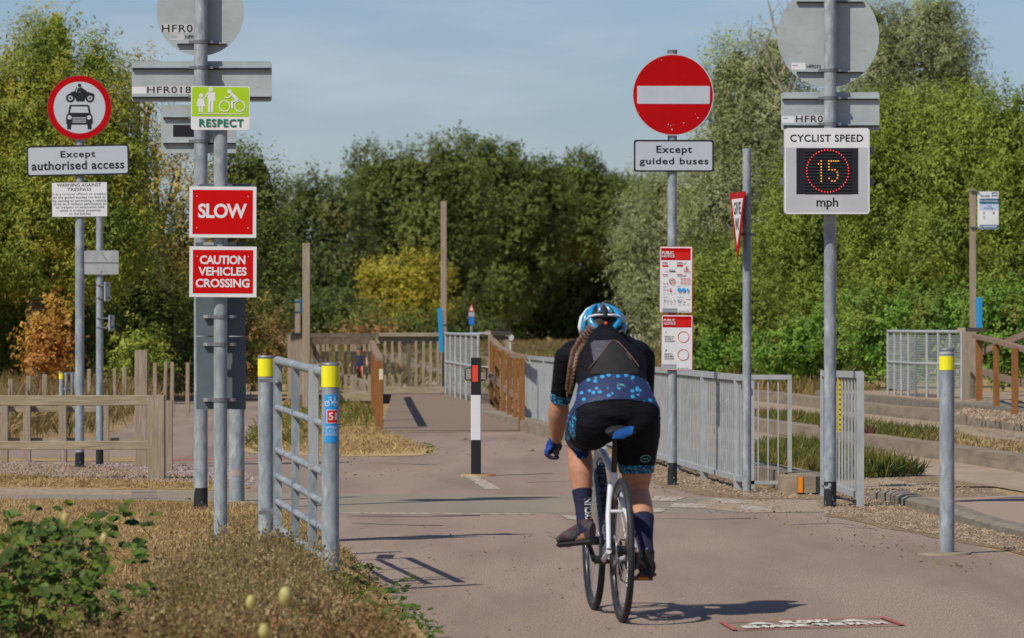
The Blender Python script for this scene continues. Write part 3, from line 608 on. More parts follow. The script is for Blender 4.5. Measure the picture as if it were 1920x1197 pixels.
# ------------------------------------------------------------------ poles and sign plates
def pole(t, px, py0, py1, d, r, name='pole', blk=None, n=20, m=None):
    """vertical tube between rows py0 (top) and the ground row"""
    z1 = W(px, py0, d).z; x = W(px, 0, d).x; mb = MB(m or galv)
    zb = None
    if blk: zb = W(px, blk, d).z
    mb.tube([(x, d, zb or -.02), (x, d, z1)], r, n); o = mb.build(name, t)
    if blk:
        b = MB(blackpaint); b.tube([(x, d, -.02), (x, d, zb)], r+.001, n); b.build('painted_foot', t)
    return o
def plate(t, Fc, x0, y0, x1, y1, r, thick, body, name='sign_plate', label=None, back=None):
    mb = MB(body); Fc.rr(mb, x0, y0, x1, y1, r, back=-thick if back is None else back, front=0); return mb.build(name, t, label)
def rails(o, Fc, segs, hh=5):
    for x0, x1, y in segs:
        mb = MB(backgrey); Fc.rr(mb, x0, y-hh/2, x1, y+hh/2, 0, back=0, front=.022)
        mb.use(black); Fc.rr(mb, x0+.5, y-.6, x1-.5, y+hh/2-.4, 0, front=.0235)
        mb.build('rail', o)
def clips(t, px, ys, d, r, w=.05):
    for y in ys:
        mb = MB(galvd); x = W(px, 0, d).x; z = W(px, y, d).z
        mb.tube([(x, d, z-.012), (x, d, z+.012)], r+.005, 16); mb.box((x+r+.015, d+.01, z), .05, .02, .02); mb.box((x-r-.015, d+.01, z), .05, .02, .02)
        mb.build('clip', t)

# 1 motor vehicle prohibition sign at far left
d = 46.3; t = thing('traffic_sign', G(150, 880), 'round red-ringed sign showing a motorbike above a car, plate Except authorised access below', 'traffic sign')
pole(t, 149.5, 150, 880, d, .044, blk=848)
f = Face(149, 202, d-.06)
mb = MB(galvd); f.disc(mb, 149, 202, 60.5, back=-.012, front=0); mb.use(red); f.layer(); f.disc(mb, 149, 202, 60); mb.use(white); f.layer(); f.disc(mb, 149, 202, 48.5)
o = mb.build('round_plate', t)
def cz(x, y): return (x/3.627, y/3.627)
mb = MB(black); f.layer()
f.ring(mb, *cz(479, 668), 4.6, 8.4); f.ring(mb, *cz(611, 668), 4.6, 8.4); f.disc(mb, *cz(479, 668), 2.2, n=16); f.disc(mb, *cz(611, 668), 2.2, n=16)
f.poly(mb, [cz(*p) for p in [(482, 628), (512, 618), (522, 634), (545, 628), (590, 622), (640, 640), (644, 660), (608, 650), (580, 668), (574, 692), (520, 692), (508, 660), (486, 650), (470, 648)]])
f.poly(mb, [cz(*p) for p in [(528, 602), (552, 594), (588, 618), (592, 634), (560, 634), (540, 622), (528, 640), (520, 630)]]); f.disc(mb, *cz(541, 582), 3.4, n=16)
f.stroke(mb, [cz(522, 595), cz(512, 622), cz(486, 630)], 1.5)
mb.build('motorcycle_symbol', o)
mb = MB(black); f.layer()
f.poly(mb, [cz(*p) for p in [(482, 714), (598, 714), (608, 722), (617, 774), (463, 774), (471, 722)]])
f.poly(mb, [cz(*p) for p in [(450, 790), (464, 772), (615, 772), (629, 790), (631, 840), (622, 846), (622, 880), (597, 880), (594, 848), (485, 848), (482, 880), (457, 880), (456, 846), (449, 840)]])
mb.use(white); f.layer(.0008)
f.poly(mb, [cz(*p) for p in [(486, 726), (594, 726), (604, 768), (476, 768)]]); f.disc(mb, *cz(473, 800), 4, n=20); f.disc(mb, *cz(606, 800), 4, n=20)
for y in (800, 815, 829): f.poly(mb, [cz(493, y), cz(586, y), cz(586, y+6), cz(493, y+6)])
mb.build('car_symbol', o)
f = Face(146, 301, d-.06, roll=.022); o = plate(t, f, 50, 272.5, 242, 329.5, 5, .012, black, label='rectangular plate reading Except authorised access')
mb = MB(white); f.layer(); f.rr(mb, 53, 275.5, 239, 326.5, 4); mb.build('panel', o)
mb = MB(black); f.layer(); f.text(mb, 'Except', 113.6, 283, 179.2, 299); mb.build('lettering', o); mb = MB(black); f.text(mb, 'authorised access', 59, 301.5, 233, 318.5); mb.build('lettering', o)
f = Face(149, 374.5, d-.055, roll=.012); o = plate(t, f, 96.5, 341.5, 201.5, 407.5, 1, .01, black, label='small white plate headed WARNING AGAINST TRESPASS')
mb = MB(whiteb); f.layer(); f.rr(mb, 97.5, 342.5, 200.7, 406.5, 1); mb.build('panel', o)
mb = MB(black); f.layer(); f.text(mb, 'WARNING AGAINST', 107, 344, 190, 350.4, .008); f.text(mb, 'TRESPASS', 126.3, 352.4, 171.5, 358.6, .008)
for s, x0, y0, x1, y1 in [('It is a criminal offence to trespass', 357, 151, 724, 172), ('on the guided busway (on foot or', 362, 173, 720, 196), ('by causing or permitting a vehicle', 362, 196, 722, 219), ('to be on it without permission) or', 362, 218, 722, 241), ('to trespass on associated land', 380, 241, 706, 262), ('which is in close proximity', 404, 263, 684, 285), ('to the busway', 470, 286, 618, 306)]:
    f.text(mb, s, x0/3.627, 320+y0/3.627, x1/3.627, 320+y1/3.627, .004)
mb.build('lettering', o)
# thinner pole behind it
d = 47.4; t = thing('sign_pole', G(187, 874), 'thin grey pole with small blank grey plate and edge-on plates, right of the trespass notice', 'sign pole')
pole(t, 187, 390, 874, d, .036, blk=838)
f = Face(190, 492, d-.05); o = plate(t, f, 158, 470, 222.5, 515, 4, .008, galvl); mb = MB(galvd); f.layer(); f.rr(mb, 158, 492, 222, 494.5, 0); f.disc(mb, 190, 510.5, 1.8, n=12); f.stroke(mb, [(190, 475), (201, 489)], 1.4); mb.build('bolt', o)
for y0, y1, x1 in ((529, 565, 204), (591, 620, 212)):
    mb = MB(galvl); c = W(x1-3, (y0+y1)/2, d); mb.box(c, .012, .22, (y1-y0)/190, yaw=R(-8)); o = mb.build('edge_plate', t)
    for yy in (y0+6, y1-6): mb = MB(galvd); mb.box(W((187+x1)/2, yy, d-.03), (x1-180)/190, .03, .014); mb.tube([W(187, yy+1.2, d), W(187, yy-1.2, d)], .04, 14); mb.build('clip', o)

# tall tapering pole with backs of signs
d = 36.1; t = thing('traffic_sign', G(376, 957), 'tall grey pole carrying the round and rectangular grey sign backs numbered HFR018', 'traffic sign')
pole(t, 376.5, -60, 957, d, .052, blk=915)
f = Face(376, 22, d+.085); mb = MB(backgrey); f.disc(mb, 375.5, 23, 82, back=-.006, front=0, n=72); o = mb.build('round_plate', t, 'round grey sign back with reference stickers')
rails(o, f, [(332, 424, 83)]); mb = MB(sticker); f.layer(); f.rr(mb, 302, 45, 366, 62, 0); f.rr(mb, 318, 63, 345, 76, 0); mb.build('sticker', o); mb = MB(black); f.layer(); f.text(mb, 'HFR018', 303.5, 46.5, 388, 60.5, .008); f.text(mb, 'HFR018', 347.5, 66, 377, 73, .006); mb.use(greyprint); f.rr(mb, 320, 66, 331, 68, 0); f.rr(mb, 320, 70, 330, 71, 0); mb.build('lettering', o)
f = Face(378, 152, d+.085); o = plate(t, f, 247, 115, 509.5, 191, 5, .006, backgrey, label='long grey sign back with sticker HFR018'); rails(o, f, [(248, 508, 128.5), (248, 508, 182.5)], 7)
mb = MB(whiteb); f.layer(); f.rr(mb, 247.5, 163, 274, 176, 0); mb.use(sticker); f.rr(mb, 274.5, 161, 366, 176.5, 0); mb.build('sticker', o); mb = MB(black); f.layer(); f.text(mb, 'HFR018', 276, 162.5, 358, 175, .008); mb.build('lettering', o)
f = Face(372, 242, d+.085); o = plate(t, f, 302, 197, 443, 287.5, 3, .006, backgrey, label='squarish grey sign back with a black patch'); rails(o, f, [(306, 442, 221), (306, 442, 269)])
mb = MB(black); f.layer(); f.rr(mb, 324.5, 234.5, 365, 257, 0); mb.build('black_patch', o)
clips(t, 376.5, [79, 127, 181, 221, 265], d, .052)

# RESPECT / SLOW / CAUTION pole
d = 30.2; kx = 413.5; t = thing('traffic_sign', Vector((W(kx, 0, d).x, d, 0)), 'grey pole with green RESPECT sign above red SLOW and CAUTION VEHICLES CROSSING signs', 'traffic sign')
pole(t, kx, 170, 0, d, .043)
dk = 30.33
f = Face(414, 600, dk); mb = MB(backdark); f.rr(mb, 367, 455, 460, 630, 0, back=-.006, front=0); f.rr(mb, 368, 632, 461, 768, 0, back=-.006, front=0); f.rr(mb, 371, 345, 475, 440, 6, back=-.006, front=0)
o = mb.build('back_plate', t, 'slate grey back of a tall sign facing the other way')
for y in (457.5, 594, 646, 750): mb = MB(galvl); f.rr(mb, 382, y-3, 443, y+3, 0, back=0, front=.03); mb.build('rail', o)
clips(t, kx, [594, 646, 750], d, .043); pole(t, 378, 760, 0, dk+.06, .041, name='rear_pole') if False else None
f = Face(413, 203, d-.06, roll=-.008); o = plate(t, f, 358, 162, 468, 244, 5, .012, whiteb, label='lime green and white RESPECT sign with walking and cycling figures')
mb = MB(lime); f.layer(); f.rr(mb, 360, 163.5, 466.5, 218, 4); f.rr(mb, 360, 212, 466.5, 218.8, 0); mb.build('panel', o)
mb = MB(whiteb); f.layer()
f.disc(mb, *cz(1366, 652), 4, n=20); f.poly(mb, [cz(*p) for p in [(1348, 670), (1384, 670), (1396, 725), (1336, 725)]]); f.poly(mb, [cz(1350, 722), cz(1363, 722), cz(1363, 765), cz(1352, 765)]); f.poly(mb, [cz(1369, 722), cz(1382, 722), cz(1378, 765), cz(1368, 765)]); f.stroke(mb, [cz(1350, 676), cz(1342, 705)], 2.2); f.stroke(mb, [cz(1380, 676), cz(1396, 662)], 2.2)
f.disc(mb, *cz(1432, 610), 4.3, n=20); f.poly(mb, [cz(*p) for p in [(1410, 628), (1456, 628), (1456, 690), (1412, 690)]]); f.poly(mb, [cz(1413, 688), cz(1431, 688), cz(1430, 765), cz(1414, 765)]); f.poly(mb, [cz(1434, 688), cz(1453, 688), cz(1450, 765), cz(1435, 765)]); f.stroke(mb, [cz(1460, 634), cz(1462, 690)], 2.2); f.stroke(mb, [cz(1410, 634), cz(1396, 662)], 2.2)
f.ring(mb, *cz(1527, 722), 8.8, 10.8); f.ring(mb, *cz(1630, 722), 8.8, 10.8); f.disc(mb, *cz(1559, 622), 4, n=20); f.stroke(mb, [cz(1575, 640), cz(1612, 676)], 5.5); f.stroke(mb, [cz(1575, 644), cz(1556, 664), cz(1532, 664)], 2.4); f.stroke(mb, [cz(1608, 680), cz(1576, 694), cz(1580, 732)], 3.6)
f.stroke(mb, [cz(1350, 775), cz(1652, 775)], 1.5); mb.build('symbol', o)
mb = MB(dgreen); f.text(mb, 'RESPECT', 373.6, 223.4, 457, 238.6, .03); mb.build('lettering', o)
for (x0, y0, x1, y1, a, tx, nm) in [(355, 350, 480.5, 446, (361, 356.5, 474, 439.5), [('SLOW', 371.4, 382, 463, 409.6)], 'SLOW'), (355, 462.5, 481, 557.5, (361.5, 469, 474.5, 550.5), [('CAUTION', 374.4, 479.4, 460, 496), ('VEHICLES', 372, 501, 462.6, 517.3), ('CROSSING', 367, 523, 468, 539.4)], 'CAUTION VEHICLES CROSSING')]:
    f = Face(418, (y0+y1)/2, d-.07, roll=-.006); o = plate(t, f, x0, y0, x1, y1, 1, .014, whiteb, label='red sign with white border reading '+nm)
    mb = MB(mat('crimson_panel', (.52, .004, .004), .55, (.47, .004, .005), (5, 5, 5), spec=.08)); f.layer(); f.rr(mb, *a, 0); mb.build('panel', o)
    mb = MB(whiteb); f.layer()
    for q in tx: f.text(mb, *q, .03)
    mb.build('lettering', o)
    for sx in (a[0]+8, a[2]-9):
        for sy in (a[1]+12, a[3]-12): mb = MB(whiteb); f.disc(mb, sx, sy, .9, n=10); mb.build('screw', o)
# thick pole behind, faded pink band
d = 37.9; t = thing('sign_pole', G(444, 940), 'thick galvanised pole with faded pink band, right of the paired poles', 'sign pole')
pole(t, 444, 600, 940, d, .061); mb = MB(mat('faded_pink_paint', (.40, .27, .24), .7, (.30, .27, .25), (20, 20, 20))); x = W(444, 0, d).x; mb.tube([(x, d, W(0, 893, d).z), (x, d, W(0, 881, d).z)], .0625, 20); mb.build('pink_band', t)

# ------------------------------------------------------------------ yellow-banded bollards, barrier gate
def bollard(px, top, d, r, y0, y1, label, cap=None, foot=False):
    t = thing('bollard', Vector((W(px, 0, d).x, d, 0)), label, 'bollard', 'grey steel bollards with yellow bands'); o = pole(t, px, top, 0, d, r, 'post', n=28)
    mb = MB(galvd); x = W(px, 0, d).x; zt = W(px, top, d).z; mb.tube([(x, d, zt-.004), (x, d, zt+.008), (x, d, zt+.012)], [r+.002, r+.002, r*.8], 28); mb.build('cap', t)
    mb = MB(yellow); mb.tube([(x, d, W(0, y1, d).z), (x, d, W(0, y0, d).z)], r+.0015, 28, caps=False); mb.build('yellow_band', t)
    return t, o, x
bollard(498.5, 670, 28.7, .047, 673, 706, 'yellow-banded steel bollard at the far end of the barrier gate')
t, o, x = bollard(619.5, 684, 25.0, .046, 686, 726, 'nearest yellow-banded steel bollard, with blue cycle route sticker')
f = Face(619.5, 785, 25.0, bend=.0475, org=Vector((x, 25.0, W(0, 785, 25).z)))
mb = MB(blue); f.rr(mb, 608.5, 740, 637, 830, 0); o = mb.build('sticker', t); f.layer(.001)
mb = MB(whiteb); f.ring(mb, 614, 757, 3.6, 5, 20); f.ring(mb, 631, 757, 3.6, 5, 20)
for s_ in ([(614, 757), (620, 748), (629, 748)], [(620, 748), (624, 757), (629, 748), (631, 757)], [(618, 745), (622, 745)], [(628, 744), (631, 745)]):
    f.stroke(mb, s_, 1.3)
f.layer(.001); mb2 = MB(redl); f.rr(mb, 613, 768, 635, 794, 0); f.layer(.001); f.rr(mb2, 614.5, 769.5, 633.5, 792.5, 0); f.layer(.001); f.text(mb, '51', 617, 773.5, 631.5, 787.5, .02)
for s_, y in (('NATIONAL', 799), ('CYCLE', 806), ('NETWORK', 812.5)): f.text(mb, s_, 611.5, y, 634, y+5, 0)
mb.build('lettering', o); mb2.build('route_panel', o)
t, o, x = bollard(1775.5, 656, 29.2, .046, 668, 694, 'yellow-banded steel bollard standing alone at the right')
mb = MB(sticker); mb.tube([(x, 29.2, W(0, 663.5, 29.2).z), (x, 29.2, W(0, 661, 29.2).z)], .0475, 28, caps=False); mb.build('reflective_ring', t)
mb = MB(concrete); mb.tube([(x-.02, 29.15, -.01), (x-.02, 29.15, .014)], [.17, .16], 18); mb.build('footing', t)
bollard(115, 700, 61.5, .028, 700, 711, 'far small yellow-banded bollard behind the wooden fence at left')
# gate
t = thing('barrier_gate', Vector((-1.2, 26.6, 0)), 'galvanised tubular gate between the two yellow-banded bollards', 'gate')
dl, dr = 28.0, 25.25
def gp(u, z): return Vector((-1.372+(-.99+1.372)*u, dl+(dr-dl)*u, z))
zl = [1.19, .914, .665, .515, .366, .216]; zr = [1.145, .873, .617, .46, .322, .17]
for i, (a, b) in enumerate(zip(zl, zr)):
    mb = MB(galv); r = .024 if i == 0 else .019
    if i == 0: mb.tube([gp(0, a-.03), gp(.01, a), gp(.5, (a+b)/2), gp(1, b)], r, 14)
    else: mb.tube([gp(0, a), gp(1, b)], r, 12)
    mb.build('rail', t)
for u, w_, zb in ((.02, .05, .12), (.42, .045, .14), (.78, .05, .12)):
    mb = MB(galv); a = gp(u, 0); mb.box((a.x, a.y, (1.19-.045*u+zb)/2), w_, .012, 1.19-.045*u-zb, yaw=R(5)); mb.build('upright', t)
mb = MB(galvl); a = gp(.86, 0); mb.box((a.x-.015, a.y, .905), .052, .06, .56); mb.box((a.x+.05, a.y+.05, .915), .05, .012, .56); mb.build('latch_plate', t)
mb = MB(galvd); a = gp(.02, 1.06); mb.ball(a+Vector((.0, -.02, 0)), .018); a = gp(0, .5); mb.build('bolt', t)
for z in (1.07, .3): mb = MB(galvd); mb.box((-1.43, 28.2, z), .09, .5, .02); mb.build('hinge', t)

# ------------------------------------------------------------------ right-hand signs
d = 41.7; t = thing('traffic_sign', G(1261, 910), 'red no entry disc on a grey pole with public notices below', 'traffic sign')
pole(t, 1260.5, 96, 910, d, .041, blk=868)
mb = MB(galvd); x = W(1260.5, 0, d).x; mb.tube([(x, d, W(0, 100, d).z), (x, d, W(0, 94, d).z)], .044, 16); mb.build('cap', t)
f = Face(1262, 178, d-.055, yaw=R(2)); mb = MB(white); f.disc(mb, 1262, 178, 76.5, back=-.012, front=0, n=64); o = mb.build('round_plate', t); mb = MB(red); f.layer(); f.disc(mb, 1262, 178, 74.8, n=64)
mb.build('red_face', o); mb = MB(white); f.layer(); f.rr(mb, 1194.5, 161.5, 1331, 195, 2.5)
for q in ((1253, 233.5, 1), (1257.5, 236, .8), (1260, 243, 1.4), (1263, 234, .5), (1304, 214, .7), (1308.5, 221, 1.2), (1282, 231, 1.1), (1198, 212, .5), (1240, 113, .8)): f.disc(mb, *q, n=8)
mb.build('white_bar', o)
f = Face(1263, 293, d-.055, yaw=R(2)); o = plate(t, f, 1188.5, 262.5, 1338.5, 322.5, 4.5, .012, black, label='rectangular plate reading Except guided buses'); mb = MB(white); f.layer(); f.rr(mb, 1191.5, 265.8, 1335.5, 319.5, 3.5); mb.build('panel', o)
mb = MB(black); f.layer(); f.text(mb, 'Except', 1230.7, 273.5, 1297.7, 291.5); mb.build('lettering', o); mb = MB(black); f.text(mb, 'guided buses', 1199, 296, 1328.5, 312.5); mb.build('lettering', o)
clips(t, 1260.5, [266, 318], d, .041)
def c2(x, y): return (1200+x/3.989, 420+y/3.989)
f = Face(1267, 525, d-.06, roll=-.006); o = plate(t, f, 1236.5, 462, 1298.5, 587.5, 2.5, .008, red, label='upper PUBLIC NOTICE board with rows of small symbols'); mb = MB(whiteb); f.layer(); f.rr(mb, 1237.5, 463, 1297.4, 586.3, 2); mb.build('panel', o)
def box4(fc, mb, a, b, c, e): p, q = c2(a, b), c2(c, e); fc.rr(mb, p[0], p[1], q[0], q[1], 0)
def txt4(fc, mb, s, a, b, c, e, bo=.02): p, q = c2(a, b), c2(c, e); fc.text(mb, s, p[0], p[1], q[0], q[1], bo)
mb = MB(red); f.layer(); box4(f, mb, 156, 182, 378, 272); mb.use(redl); f.layer(.001); box4(f, mb, 262, 210, 376, 266)
mb.build('red_header', o); mb = MB(redl)
for a in ((165, 309, 212, 322), (275, 306, 322, 320), (165, 288, 204, 292), (275, 286, 316, 290), (166, 377, 208, 381), (275, 375, 316, 379), (222, 497, 240, 509), (222, 484, 236, 491), (345, 563, 376, 567)): box4(f, mb, *a)
mb.build('red_print', o)
mb = MB(whiteb); f.layer(); txt4(f, mb, 'PUBLIC', 163, 205, 250, 227); txt4(f, mb, 'NOTICE', 163, 231, 258, 252); mb.build('lettering', o)
mb = MB(greyprint)
for a in ((165, 295, 206, 299), (275, 294, 345, 299), (168, 387, 208, 391), (278, 384, 350, 388), (278, 391, 344, 394), (170, 468, 206, 471), (278, 466, 302, 469), (172, 547, 212, 550), (278, 545, 326, 548), (168, 630, 280, 640), (168, 644, 280, 652), (168, 656, 280, 662), (304, 650, 338, 654), (346, 649, 368, 653), (282, 566, 314, 569), (282, 584, 314, 587), (282, 566, 285, 587), (311, 566, 314, 587)): box4(f, mb, *a)
for x in (176, 202, 226, 252, 290, 322, 352):
    for y in ((515, 520, 525) if x < 270 else (514, 519)): box4(f, mb, x, y, x+(12 if x < 270 else 16), y+2)
    for y in (594, 599, 604): box4(f, mb, x, y, x+14, y+2)
for x, y in ((180, 492), (204, 492), (183, 575), (207, 574), (232, 576), (259, 574), (297, 577)): f.ring(mb, *c2(x, y), .9, 1.9, 12)
mb.use(black); box4(f, mb, 218, 343, 260, 356); mb.use(whiteb); f.layer(.001); box4(f, mb, 221, 345, 257, 350); mb.use(black); f.ring(mb, *c2(180, 447), .9, 1.5, 10); f.ring(mb, *c2(204, 448), .9, 1.5, 10); box4(f, mb, 188, 350, 191, 357); box4(f, mb, 199, 354, 207, 357)
txt4(f, mb, '15', 230, 418, 249, 432); box4(f, mb, 232, 438, 248, 441)
f.stroke(mb, [c2(344, 352), c2(348, 334), c2(354, 350)], .9); f.disc(mb, *c2(348, 330), .8, n=8); mb.build('symbol', o)
mb = MB(redl); f.ring(mb, *c2(240, 430), 4.6, 5.8, 28); f.stroke(mb, [c2(348, 318), c2(370, 356), c2(327, 356), c2(348, 318)], .9)
for x in (312, 338, 364):
    for y in (413, 440): f.ring(mb, *c2(x, y), 1.7, 2.4, 14); f.stroke(mb, [c2(x-5, y-5), c2(x+5, y+5)], .5)
mb.build('prohibition_symbol', o)
for cx in (294, 327): mb = MB(blue); f.disc(mb, *c2(cx, 493), 3.6, n=20); mb.build('blue_symbol', o)
mb = MB(blue); box4(f, mb, 350, 484, 365, 503); mb.build('blue_symbol', o)
for cx, cy, r_ in ((293, 652, 1.6), (183, 566, 1.2), (329, 574, 1.6)): mb = MB(lime); f.disc(mb, *c2(cx, cy), r_, n=12); mb.build('green_symbol', o)
f = Face(1269, 642, d-.06, roll=-.006); o = plate(t, f, 1239.5, 590.5, 1299, 694.5, 2.5, .008, red, label='lower PUBLIC NOTICE board with two empty red rings'); mb = MB(whiteb); f.layer(); f.rr(mb, 1240.6, 591.6, 1297.9, 693.3, 2); mb.build('panel', o)
mb = MB(red); f.layer(); box4(f, mb, 168, 692, 384, 775); mb.use(redl); f.layer(.001); box4(f, mb, 272, 716, 382, 768); mb.build('red_header', o)
mb = MB(whiteb); f.layer(); txt4(f, mb, 'PUBLIC', 177, 711, 262, 730); txt4(f, mb, 'NOTICE', 177, 737, 267, 756); mb.build('lettering', o)
mb = MB(black)
for s, y, x1 in (('REPORT AN', 838, 254), ('ACCIDENT', 855, 246), ('OR INCIDENT', 872, 262), ('REPORT A', 969, 244), ('NEAR MISS', 986, 252), ('OR HAZARD', 1003, 256)): txt4(f, mb, s, 184, y, x1, y+12, .006)
f.stroke(mb, [c2(190, 806), c2(198, 818)], .8); f.stroke(mb, [c2(198, 941), c2(191, 954)], 1.4); mb.build('black_lettering', o)
mb = MB(redl); f.ring(mb, *c2(325, 846), 9.6, 10.6, 36); f.ring(mb, *c2(324, 980), 9.6, 10.6, 36); mb.build('ring', o)
mb = MB(greyprint); box4(f, mb, 165, 1050, 272, 1060); box4(f, mb, 165, 1066, 272, 1080); box4(f, mb, 300, 1077, 332, 1081); box4(f, mb, 340, 1076, 362, 1080); mb.use(lime); f.disc(mb, *c2(288, 1079), 1.5, n=12); mb.build('footer_print', o)

# give way sign, turned almost edge-on
d = 39.9; t = thing('traffic_sign', G(1401, 922), 'edge-on GIVE WAY triangle on a plain grey pole beside the long metal fence', 'traffic sign')
pole(t, 1400.5, 279, 922, d, .0355)
ya = R(-81); f = Face(1382.5, 361, d-.10, yaw=ya)
hw = 72; mb = MB(red); tri = lambda s, y0, y1: [(1382.5-s, y0), (1382.5+s, y0), (1382.5, y1)]
c_ = math.cos(ya); tr = lambda s, y0, y1: [(1382.5-s*c_, y0), (1382.5+s*c_, y0), (1382.5, y1)]
f.poly(mb, tr(hw, 361, 487), back=-.006, front=0); o = mb.build('triangular_plate', t); mb = MB(whiteb); f.layer(); f.poly(mb, tr(hw-21, 373, 462)); mb.build('panel', o)
mb = MB(black); f.layer(); f.text(mb, 'GIVE', 1382.5-33*c_, 379, 1382.5+33*c_, 403, .03); f.text(mb, 'WAY', 1382.5-18*c_, 409, 1382.5+18*c_, 432, .03); mb.build('lettering', o)
clips(t, 1400.5, [365, 440], d, .0355); mb = MB(galvd); mb.box(W(1391, 365, d-.05), .09, .1, .02); mb.build('bracket', t)

# cyclist speed display
d = 36.6; t = thing('traffic_sign', G(1558, 952), 'electronic cyclist speed sign showing 15 mph, round grey sign back above', 'traffic sign')
pole(t, 1556.5, -60, 952, d, .047, blk=903)
f = Face(1553, 68, d+.10); mb = MB(backgrey); f.disc(mb, 1553, 68.5, 95.5, back=-.006, front=0, n=72); o = mb.build('round_plate', t, 'large round grey sign back'); rails(o, f, [(1493, 1618, 136), (1493, 1618, 4)])
mb = MB(whiteb); f.layer(); f.rr(mb, 1484, 118, 1510, 131, 0); mb.build('sticker', o); mb = MB(black); f.layer(); f.text(mb, 'HFR010', 1512.5, 121.5, 1539, 128.5, .006); mb.use(greyprint); f.rr(mb, 1485.5, 122, 1496, 124, 0); mb.build('lettering', o)
f = Face(1556, 209, d+.10); o = plate(t, f, 1464.5, 173, 1649, 245, 5, .006, backgrey, label='rectangular grey sign back with sticker HFR0'); rails(o, f, [(1466, 1646, 186), (1468, 1648, 236)])
mb = MB(whiteb); f.layer(); f.rr(mb, 1466, 218, 1490, 230.5, 0); mb.use(sticker); f.rr(mb, 1490.5, 215.5, 1552, 231, 0); mb.build('sticker', o); mb = MB(black); f.layer(); f.text(mb, 'HFR0', 1492.5, 217, 1543, 229.5, .008); mb.use(greyprint); f.rr(mb, 1468, 221, 1477, 223, 0); mb.build('lettering', o)
clips(t, 1556, [132, 184, 233], d, .047)
f = Face(1551, 320, d-.19); o = plate(t, f, 1471.5, 240.5, 1630.5, 401.5, 6, .13, whiteb, name='display_box', label='white cyclist speed display box with black screen')
mb = MB(mat('grey_display_face', (.44, .45, .47), .5, (.40, .41, .43), (5, 5, 5))); f.layer(); f.rr(mb, 1474, 277, 1627.5, 398, 3); mb.build('grey_face', o)
mb = MB(black); f.layer(); f.rr(mb, 1493.2, 278, 1609.2, 364.5, 0)
mb.use(mat('dark_louvre', (.02, .022, .028), .5))
for k in range(14): f.rr(mb, 1508, 283+k*6, 1596, 285+k*6, 0, back=f.off, front=f.off+.006)
mb.build('screen', o); fo = f.off; f.off += .008
ledr = mat('red_led', (1, .03, .02), .4, emit=.9); ledy = mat('amber_led', (1, .40, .02), .4, emit=.85)
mb = MB(ledr)
for k in range(44): a = 2*math.pi*k/44; f.disc(mb, 1551.6+39.4*math.cos(a), 321+39.4*math.sin(a), 1.1, n=10)
mb.build('led_ring', o); mb = MB(ledy)
def c1(x, y): return (1160+x/3.325, 60+y/3.325)
pts = [(1262, 806+k*18) for k in range(8)]+[(1245, 824)]+[(1310+k*14.5, 806) for k in range(5)]+[(1310, 824), (1310, 842), (1310, 860), (1330, 860), (1348, 860), (1362, 876), (1366, 894), (1362, 912), (1348, 930), (1329, 930), (1311, 914)]
for p in pts: f.disc(mb, *c1(*p), 1.2, n=10)
mb.build('led_digits', o); f.off = fo-.0004
mb = MB(black); f.text(mb, 'CYCLIST SPEED', 1481.5, 252.5, 1618.5, 266.3, .018); mb.build('lettering', o); mb = MB(black); f.text(mb, 'mph', 1531, 370.5, 1571.5, 393.5, .02); mb.build('lettering', o)
for y in (283, 341):
    for x in (1468, 1634): mb = MB(galvd); mb.box(W(x, y, d-.12), .035, .03, .05); mb.build('hinge', o)
for y in (290, 360): mb = MB(galvd); mb.box(W(1553, y, d-.05), .3, .05, .05); mb.build('bracket', t)

# black and white marker bollard
d = 44.2; t = thing('bollard', G(892.5, 893), 'square black and white bollard with red reflector in the middle of the path', 'bollard')
x = W(892.5, 0, d).x
for z0, z1, m in ((0, W(0, 825, d).z, blackm), (W(0, 825, d).z, W(0, 741, d).z, whiteb), (W(0, 741, d).z, W(0, 671, d).z, blackm)):
    mb = MB(m); mb.beam((x, d, z0), (x, d, z1), .092, .092, ch=.06); mb.build('white_section' if m is whiteb else 'black_section', t)
mb = MB(redrefl); z0, z1 = W(0, 716, d).z, W(0, 685, d).z; mb.box((x-.008, d-.049, (z0+z1)/2), .052, .008, z1-z0); mb.build('reflector', t)
for sx in (-1, 1):
    mb = MB(blackm); a, b = W(0, 713, d).z, W(0, 690, d).z; mb.tube([(x+sx*.04, d, b), (x+sx*.09, d, b), (x+sx*.098, d, b-.012), (x+sx*.098, d, a+.012), (x+sx*.09, d, a), (x+sx*.04, d, a)], .0065, 8); mb.build('handle', t)
mb = MB(mat('yellowish_mortar', (.34, .27, .14), .9, (.22, .12, .05), (9, 9, 9), spec=.1)); mb.tube([(x+.02, d, 0), (x+.02, d, .02)], [(.17, .17), (.15, .15)], 16); mb.build('mortar_footing', t)
sheet('road_marking', [(865, 889), (884, 888), (940, 917), (912, 918)], .0125, whitepaint, .006, .3)

